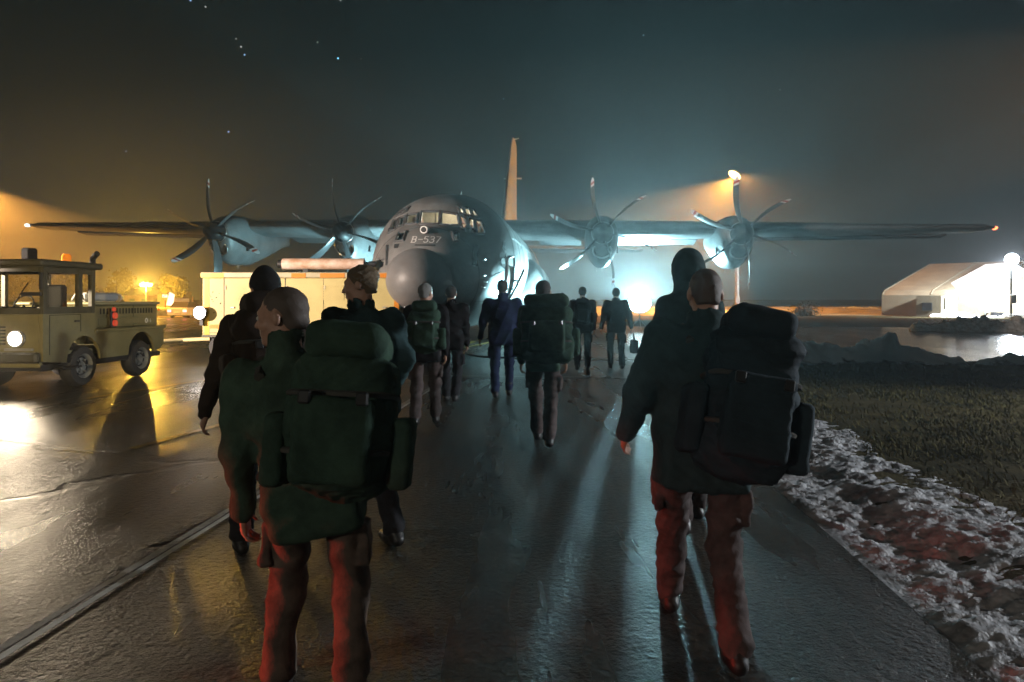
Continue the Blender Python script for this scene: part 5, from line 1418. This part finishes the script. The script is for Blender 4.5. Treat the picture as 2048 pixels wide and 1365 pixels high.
def person(label, x, y, yaw, H, feet=((.0, 0), (.0, 0)), hands=None, lean=4, hyaw=0, hpitch=0, jacket=None, trous=None, hair='short', hairm=None,
           h=.012, wide=1.0, bulk=1.0, hood=False, footx=.11, crotch=None, side=0.0, coat=.84, headk=1.0, group='people walking across the apron to the aircraft', seed=1):
    """feet: (forward, lift) for left, right; hands: local targets. The figure walks along its own +y."""
    k = H / 1.8
    jacket = jacket or M_blackj; trous = trous or M_trous; hairm = hairm or M_hair_d
    V3 = lambda a, b, c: Vector((a, b, c)) * k
    hipz = .93 if crotch is None else crotch
    RX = Matrix.Rotation(-RAD(lean), 3, 'X') @ Matrix.Rotation(RAD(side), 3, 'Y')
    piv = V3(0, 0, hipz + .02)
    U = lambda a, b, c: RX @ (V3(a, b, c) - V3(0, 0, .95)) + piv            # upper body, given as for a 1.8 m figure
    hips, knees, ankles = [], [], []
    for sgn, (fy, fz) in ((-1, feet[0]), (1, feet[1])):
        hp = V3(sgn * .095 * wide, 0, hipz); an = Vector((sgn * footx * k, fy, fz + .09 * k))
        hips.append(hp); ankles.append(an)
        l = max(.44 * k * (hipz / .93), (an - hp).length * .503)
        knees.append(ik(hp, an, l, l, Vector((sgn * .05, 1, 0))))
    sh = [U(-.195 * wide, -.01, 1.455), U(.195 * wide, -.01, 1.455)]
    if hands is None:
        q_ = random.Random(seed); hands = ((-.255, q_.uniform(-.02, .16), .80), (.255, q_.uniform(-.06, .12), .80))
    wr = [Vector(q) * k for q in hands]
    el = []
    for i, sgn in ((0, -1), (1, 1)):
        d = wr[i] - sh[i]
        if d.length > .555 * k: wr[i] = sh[i] + d.normalized() * .555 * k
        el.append(ik(sh[i], wr[i], .295 * k, .265 * k, Vector((sgn * .30, -1, -.1))))
    hc = U(0, .035, 1.682)
    RH = Matrix.Rotation(RAD(hyaw), 3, 'Z') @ Matrix.Rotation(-RAD(hpitch + lean * .3), 3, 'X')
    kh = k * headk
    Hd = lambda a, b, c: RH @ (Vector((a, b, c)) * kh) + hc
    # --- body
    S = SDF()
    S.ell(Hd(0, -.020, .034), (.076 * kh, .097 * kh, .086 * kh), .02 * k, R=RH).ell(Hd(0, .026, -.042), (.058 * kh, .062 * kh, .076 * kh), .03 * k, R=RH)
    S.cap(Hd(-.012, .070, -.098), Hd(.012, .070, -.098), .018 * kh, k=.025 * k)
    S.cap(Hd(-.030, .072, .026), Hd(.030, .072, .026), .016 * kh, k=.018 * k)
    for sg in (-1, 1):
        S.ell(Hd(sg * .031, .098, .004), (.017 * kh, .016 * kh, .011 * kh), .012 * k, 's', R=RH)
        S.ell(Hd(sg * .031, .076, .003), (.0125 * kh,) * 3, .004 * k, R=RH)
        S.ell(Hd(sg * .040, .062, -.030), (.024 * kh, .024 * kh, .02 * kh), .02 * k, R=RH)
        S.ell(Hd(sg * .079, -.012, -.004), (.010 * kh, .021 * kh, .033 * kh), .008 * k, R=RH)
    S.cap(Hd(0, .084, .012), Hd(0, .108, -.028), .0085 * kh, .013 * kh, k=.012 * k)
    S.ell(Hd(0, .088, -.052), (.024 * kh, .012 * kh, .007 * kh), .008 * k, R=RH).ell(Hd(0, .085, -.068), (.022 * kh, .013 * kh, .009 * kh), .008 * k, R=RH)
    S.cap(Hd(0, -.02, -.06), U(0, -.015, 1.46), .056 * k, .064 * k, k=.03 * k)
    S.ell(U(0, 0, 1.28), (.15 * k * wide, .10 * k, .20 * k), .05 * k, R=RX).ell(U(0, 0, 1.05), (.14 * k * wide, .10 * k, .16 * k), .05 * k, R=RX)
    for i in (0, 1):
        S.cap(sh[i], el[i], .045 * k, .038 * k, .03 * k).cap(el[i], wr[i], .038 * k, .028 * k, .02 * k)
        S.cap(hips[i], knees[i], .07 * k, .05 * k, .03 * k).cap(knees[i], ankles[i], .048 * k, .036 * k, .02 * k)
        # hand: palm, four curled fingers, thumb
        d = (wr[i] - el[i]).normalized(); sgn = -1 if i == 0 else 1
        nrm = Vector((-sgn, 0, 0)); nrm = (nrm - d * nrm.dot(d)); nrm = nrm.normalized() if nrm.length > .2 else Vector((0, 1, 0))
        w_ = d.cross(nrm).normalized()
        if w_.y < 0: w_ = -w_
        B = Matrix((w_, nrm, d)).transposed()
        fr = max(.0085 * k, h * .72)
        S.box(wr[i] + d * .045 * k, (.028 * k, .005 * k, .030 * k), .010 * k, .012 * k, R=B)
        for f, (o_, ln) in enumerate(((-.032, .066), (-.011, .080), (.011, .086), (.032, .076))):
            b0 = wr[i] + d * .082 * k + w_ * o_ * k
            b1 = b0 + (d * .85 + nrm * .45).normalized() * ln * .48 * k
            b2 = b1 + (d * .35 + nrm * .9).normalized() * ln * .42 * k
            S.cap(b0, b1, fr, fr * .95, .004 * k).cap(b1, b2, fr * .95, fr * .8, .004 * k)
        t0_ = wr[i] + d * .020 * k + w_ * .030 * k; t1_ = t0_ + (d * .6 + w_ * .75 + nrm * .25).normalized() * .040 * k; t2_ = t1_ + (d * .8 + w_ * .2 + nrm * .6).normalized() * .032 * k
        S.cap(t0_, t1_, fr * 1.25, fr * 1.1, .010 * k).cap(t1_, t2_, fr * 1.1, fr * .9, .004 * k)
    body = sdf_obj('person', S, min(h, .010), M_skin, label=label, cat='person', group=group)
    body.location = (x, y, 0); body.rotation_euler = (0, 0, RAD(yaw))
    # --- jacket
    J = SDF(); b = bulk
    J.cap(U(-.15 * wide, -.01, 1.42), U(.15 * wide, -.01, 1.42), .085 * k * b, k=.05 * k)
    J.ell(U(0, -.005, 1.28), (.205 * k * wide * b, .140 * k * b, .22 * k), .06 * k, R=RX)
    J.ell(U(0, 0, 1.06), (.185 * k * wide * b, .135 * k * b, .22 * k), .06 * k, R=RX)
    J.box(U(0, 0, (coat + .98) / 2 + .01), (.130 * k * wide * b, .085 * k * b, (.98 - coat) / 2 * k), .050 * k, .06 * k, R=RX)
    for i in (0, 1):
        J.cap(sh[i], el[i], .078 * k * b, .064 * k * b, .045 * k).cap(el[i], wr[i] + (el[i] - wr[i]).normalized() * .005 * k, .062 * k * b, .048 * k, .03 * k)
    if hood:
        J.ell(Hd(0, -.025, .035), (.108 * kh, .120 * kh, .125 * kh), .03 * k, R=RH).cap(Hd(0, -.05, -.05), U(0, -.05, 1.45), .105 * k, .12 * k, .05 * k)
        J.ell(Hd(0, .105, -.005), (.066 * kh, .085 * kh, .085 * kh), .02 * k, 's', R=RH)
    else:
        J.cap(U(0, -.02, 1.47), U(0, .008, 1.555), .086 * k, .090 * k, .03 * k)
        J.cap(U(0, .012, 1.575), U(0, .02, 1.66), .068 * k, .07 * k, .008 * k, 's')
    sdf_obj('jacket', J, h, jacket, parent=body, noise=(.005 if hood else .013) * k, nscale=9, nseed=seed)
    # --- trousers
    T = SDF()
    T.cap(V3(-.08 * wide, 0, hipz + .0), V3(.08 * wide, 0, hipz + .0), .118 * k, k=.04 * k).cap(V3(-.07 * wide, 0, hipz + .10), V3(.07 * wide, 0, hipz + .10), .115 * k, k=.05 * k)
    for i in (0, 1):
        low = ankles[i] + (knees[i] - ankles[i]).normalized() * .02 * k
        T.cap(hips[i], knees[i], .098 * k, .080 * k, .03 * k).cap(knees[i], low, .078 * k, .074 * k, .03 * k)
        side_ = Vector(((-1 if i == 0 else 1) * .085 * k, 0, 0)); mid = hips[i].lerp(knees[i], .58)
        T.box(mid + side_, (.012 * k, .055 * k, .075 * k), .014 * k, .012 * k)
    sdf_obj('trousers', T, h, trous, parent=body, noise=.012 * k, nscale=10, nseed=seed + 5)
    for i in (0, 1):
        Bt = SDF(); a = ankles[i]; tilt = min(.6, max(0, (a.z - .09 * k) * 3.0))
        fd = Vector((0, cos(tilt), -sin(tilt)))
        sole = a + Vector((0, 0, -.052 * k))
        Bt.cap(a + (knees[i] - a).normalized() * .10 * k, a, .060 * k, .055 * k, .02 * k)
        Bt.cap(sole + fd * -.045 * k, sole + fd * .06 * k, .042 * k, .044 * k, .03 * k).cap(sole + fd * .06 * k, sole + fd * .15 * k + Vector((0, 0, -.004 * k)), .044 * k, .036 * k, .03 * k)
        sdf_obj('boot', Bt, h, M_boot, parent=body)
    # --- hair
    Hs = SDF()
    gw = {'stubble': .0035, 'short': .012, 'long': .012, 'hat': .016}.get(hair, .01)
    if hair != 'none' and not hood:
        Hs.ell(Hd(0, -.024, .036), ((.076 + gw) * kh, (.097 + gw) * kh, (.086 + gw) * kh), .01 * k, R=RH)
        if hair == 'hat':
            Hs.ell(Hd(0, -.018, .085), (.062 * kh, .075 * kh, .075 * kh), .02 * k, R=RH)
        else:
            Hs.ell(Hd(0, -.062, -.03), (.060 * kh, .055 * kh, .055 * kh), .02 * k, R=RH)
        def post(F, ax):
            X = ax[0][:, None, None] - hc.x; Y = ax[1][None, :, None] - hc.y; Z = ax[2][None, None, :] - hc.z
            R = RH.transposed()
            ly = R[1][0] * X + R[1][1] * Y + R[1][2] * Z; lz = R[2][0] * X + R[2][1] * Y + R[2][2] * Z
            pl = (ly * .72 - (lz - (.048 if hair != 'hat' else .03) * kh) * .5) - .030 * kh
            low = -(lz + .062 * kh)
            return np.maximum(F, np.maximum(pl, low))
        hm = {'stubble': M_stub, 'hat': M_hat}.get(hair, hairm)
        sdf_obj('hat' if hair == 'hat' else 'hair', Hs, min(h, .009), hm, parent=body, noise=(.010 * k if hair == 'long' else .003 * k), nscale=40, post=post)
    if h < .011:
        for sg in (-1, 1):
            c_ = Hd(sg * .031, .0795, .003)
            mb = MB().lathe([(.0, .0118), (.006, .0105), (.0095, .007), (.0115, .0)], c_, RH @ Vector((0, 1, 0)), 14)
            mb.build('eye', M_eye, body, smooth=True)
    body['_k'] = k
    return body, U, RX, k

def pack(label, who, m, size=(.17, .12, .27), zc=1.22, back=.24, tilt=0, roll=None, lid=True, pockets=True, sidex=0.0, h=.013, seed=3, ztilt=0):
    body, U, RX, k = who
    c = U(sidex, -back, zc)
    R = RX @ Matrix.Rotation(RAD(tilt), 3, 'X') @ Matrix.Rotation(RAD(ztilt), 3, 'Y')
    L_ = lambda a, b, d: R @ Vector((a, b, d)) + c
    S = SDF(); sx, sy, sz = size
    S.box(L_(0, 0, -.02), (max(.03, sx - .09), max(.02, sy - .09), sz - .11), .09, .04, R=R)
    S.ell(L_(0, -.01, -sz * .45), (sx * 1.02, sy * 1.08, sz * .6), .05, R=R)
    o = sdf_obj('backpack', S, h, m, noise=.022, nscale=7, nseed=seed, label=label, cat='backpack')
    o.location = body.location; o.rotation_euler = body.rotation_euler
    if lid:
        S = SDF().box(L_(0, -.02, sz - .02), (max(.03, sx - .10), sy - .07, .012), .06, .03, R=R)
        sdf_obj('lid', S, h, m, parent=o, noise=.008, nscale=10, nseed=seed + 1)
    if pockets:
        S = SDF().box(L_(0, -sy - .03, -.08), (sx * .55, .015, sz * .42), .03, .02, R=R)
        sdf_obj('front_pocket', S, h, m, parent=o, noise=.008, nscale=10, nseed=seed + 2)
        for sg in (-1, 1):
            S = SDF().box(L_(sg * (sx + .025), -.01, -.12), (.012, sy * .5, sz * .35), .03, .02, R=R)
            sdf_obj('side_pocket', S, h, m, parent=o, noise=.006, nscale=10, nseed=seed + 3)
    if roll:
        S = SDF().cap(L_(-roll, -.02, sz + .09), L_(roll, -.02, sz + .09), .075, k=.01)
        sdf_obj('bed_roll', S, h, m, parent=o, noise=.005, nscale=14, nseed=seed + 4)
    if h < .016:
        for zz in (-.12, .07):
            ring = []
            for q in range(24):
                th = 2 * pi * q / 24; ex = .45
                ring.append(L_((sx * .96) * math.copysign(abs(cos(th)) ** ex, cos(th)), (sy * .98) * math.copysign(abs(sin(th)) ** ex, sin(th)) - (.02 if sin(th) < 0 else 0), zz))
            MB().tube(ring, .011, 5, closed=True).build('compression_strap', M_strap, o, smooth=True)
        for sg in (-1, 1):
            MB().box(sg * sx * .5 - .02, sg * sx * .5 + .02, -sy - .085, -sy - .06, .03, .075, bev=.006, M=Matrix.Translation(c) @ R.to_4x4()).build('buckle', M_buckle, o)
    for sg in (-1, 1):
        a = U(sg * .095, -.12, 1.44); b = U(sg * .105, 0.0, 1.515); c1 = U(sg * .115, .13, 1.36); d = U(sg * .14, .12, 1.12); e = U(sg * .17, -.10, 1.05)
        MB().tube([a, b, c1, d, e], .020, 6).build('strap', M_strap, o, smooth=True)
    return o

NEAR = .0085
# left foreground man, shaved head turned left
w1 = person('nearest man on the left with shaved head turned in profile and muddy red lit trousers', -.76, 2.62, 4, 1.675, feet=((.02, 0), (-.03, 0)), lean=7, side=-13, hyaw=80, hpitch=4,
            hands=((-.30, .06, .72), (.26, .18, 1.0)), jacket=M_green, trous=M_camo_t, hair='stubble', h=NEAR, wide=1.02, bulk=1.06, footx=.155, crotch=.84, coat=.80, headk=1.02, seed=11)
pack('bulky dark green backpack on the shaved man in left foreground', w1, M_packg, size=(.185, .14, .27), zc=1.21, back=.285, sidex=.23, tilt=-4, ztilt=16, h=.010, seed=21)
# right foreground man, bare head rimmed by the floodlight
w2 = person('nearest man on the right, cropped head rimmed by the floodlight, mid stride', .84, 3.02, -3, 1.665, feet=((.36, 0), (-.26, .03)), lean=6, side=3, hpitch=8,
            hands=((-.34, .16, .98), (.30, .10, .92)), jacket=M_teal, trous=M_camo_t2, hair='stubble', h=NEAR, wide=1.1, bulk=1.14, footx=.085, coat=.78, seed=12)
pack('large sagging blue black backpack on the right foreground man', w2, M_packn, size=(.18, .15, .32), zc=1.19, back=.29, sidex=.12, tilt=-6, ztilt=8, h=.010, seed=22)
w3 = person('tall hooded man partly hidden behind the right foreground man', 1.19, 4.55, 2, 1.84, feet=((-.20, .04), (.25, 0)), lean=3, jacket=M_teal, trous=M_camo_t2, hood=True, h=.011, wide=.78, bulk=.94,
            hands=((-.22, .20, .98), (.24, .06, .85)), seed=13)
# man with fair hair looking left
w4 = person('fair haired man in dark jacket looking left before the yellow trailer', -.93, 4.3, 38, 1.735, feet=((.18, 0), (-.2, .02)), lean=3, hyaw=48, hpitch=6, jacket=M_teal, trous=M_trous, hair='long', hairm=M_hair_f,
            hands=((-.16, .34, 1.17), (.26, .10, .95)), h=.0095, wide=1.08, bulk=1.12, headk=1.04, seed=14)
w5 = person('dark figure in knit hat with big pack passing the trailer at far left', -1.44, 4.0, 30, 1.70, feet=((.22, 0), (-.24, .03)), lean=5, hyaw=20, jacket=M_brown, trous=M_trous, hair='hat', h=.011, hands=((-.34, .1, .9), (.3, .0, .85)), seed=15)
pack('big rounded brown black backpack left of the shaved man', w5, M_packbr, size=(.19, .15, .30), zc=1.27, back=.27, sidex=-.02, h=.012, seed=23)
# middle group
w6 = person('grey haired man with pack in front of the aircraft nose', -1.05, 8.3, 3, 1.73, feet=((-.22, .05), (.24, 0)), lean=5, hyaw=-30, jacket=M_blackj, trous=M_camo_t2, hairm=M_hair_g, h=.013, wide=1.05, bulk=1.08, seed=16)
pack('dark rucksack with pale strap carried by the grey haired man', w6, M_packg, size=(.19, .13, .28), zc=1.22, back=.25, h=.015, seed=24)
w7 = person('dark figure walking just right of the grey haired man', -.92, 10.2, -4, 1.74, feet=((.26, 0), (-.25, .05)), lean=4, jacket=M_blackj, trous=M_trous, h=.015, wide=1.05, bulk=1.1, seed=17)
w8 = person('man in navy jacket standing centre before the crew door', -.15, 10.75, 2, 1.84, feet=((-.12, .02), (.22, 0)), lean=2, jacket=M_navy, trous=M_navy, h=.014, wide=1.12, bulk=1.14, hands=((-.36, .03, .84), (.36, .03, .84)), seed=18)
w9 = person('heavily loaded walker in centre carrying a wide green pack', .33, 7.2, -2, 1.74, feet=((.28, 0), (-.28, .04)), lean=8, jacket=M_green, trous=M_camo_t2, hairm=M_hair_d, h=.013, wide=1.05, seed=19, footx=.06)
pack('very wide dark green pack on the central walker', w9, M_packg, size=(.27, .17, .31), zc=1.22, back=.29, sidex=.03, h=.014, seed=25)
w10 = person('walker with pack left of the floodlight, right leg forward', 1.53, 14.8, -6, 1.82, feet=((-.26, .05), (.26, 0)), lean=5, jacket=M_blackj, trous=M_trous, h=.016, wide=1.05, bulk=1.1, seed=20)
pack('small dark pack on the walker left of the floodlight', w10, M_packb, size=(.18, .12, .25), zc=1.24, back=.24, h=.018, seed=26)
w11 = person('dark jacketed walker nearest the floodlight carrying a bag', 2.32, 15.2, -3, 1.80, feet=((.2, 0), (-.2, .03)), lean=2, jacket=M_blackj, trous=M_trous, h=.016, wide=1.05, bulk=1.12, hands=((-.34, .04, .84), (.36, 0, .82)), seed=27)
w12 = person('person beyond the wide green pack with head showing right of it', .88, 16.6, 4, 1.80, feet=((.2, 0), (-.2, .03)), jacket=M_blackj, trous=M_trous, h=.018, bulk=1.1, seed=28)
w13 = person('distant person between the wide pack and the floodlight walkers', 1.42, 19.2, 0, 1.74, feet=((.2, 0), (-.2, .03)), jacket=M_blackj, trous=M_trous, h=.018, bulk=1.1, seed=29)
# bag held by the walker nearest the floodlight
body, U, RX, k = w11
S = SDF().box((.40, .02, .50), (.05, .16, .12), .03, .03)
bg = sdf_obj('holdall', S, .015, M_packb, noise=.01, nscale=9, nseed=4, label='dark holdall hanging from the hand of the walker nearest the floodlight', cat='bag')
bg.location = body.location; bg.rotation_euler = body.rotation_euler
MB().tube([(.40, -.10, .64), (.385, -.05, .76), (.38, 0, .79), (.385, .05, .76), (.40, .12, .64)], .012, 6).build('handle', M_strap, bg, smooth=True)
for o in bpy.data.objects:
    if '_k' in o: del o['_k']
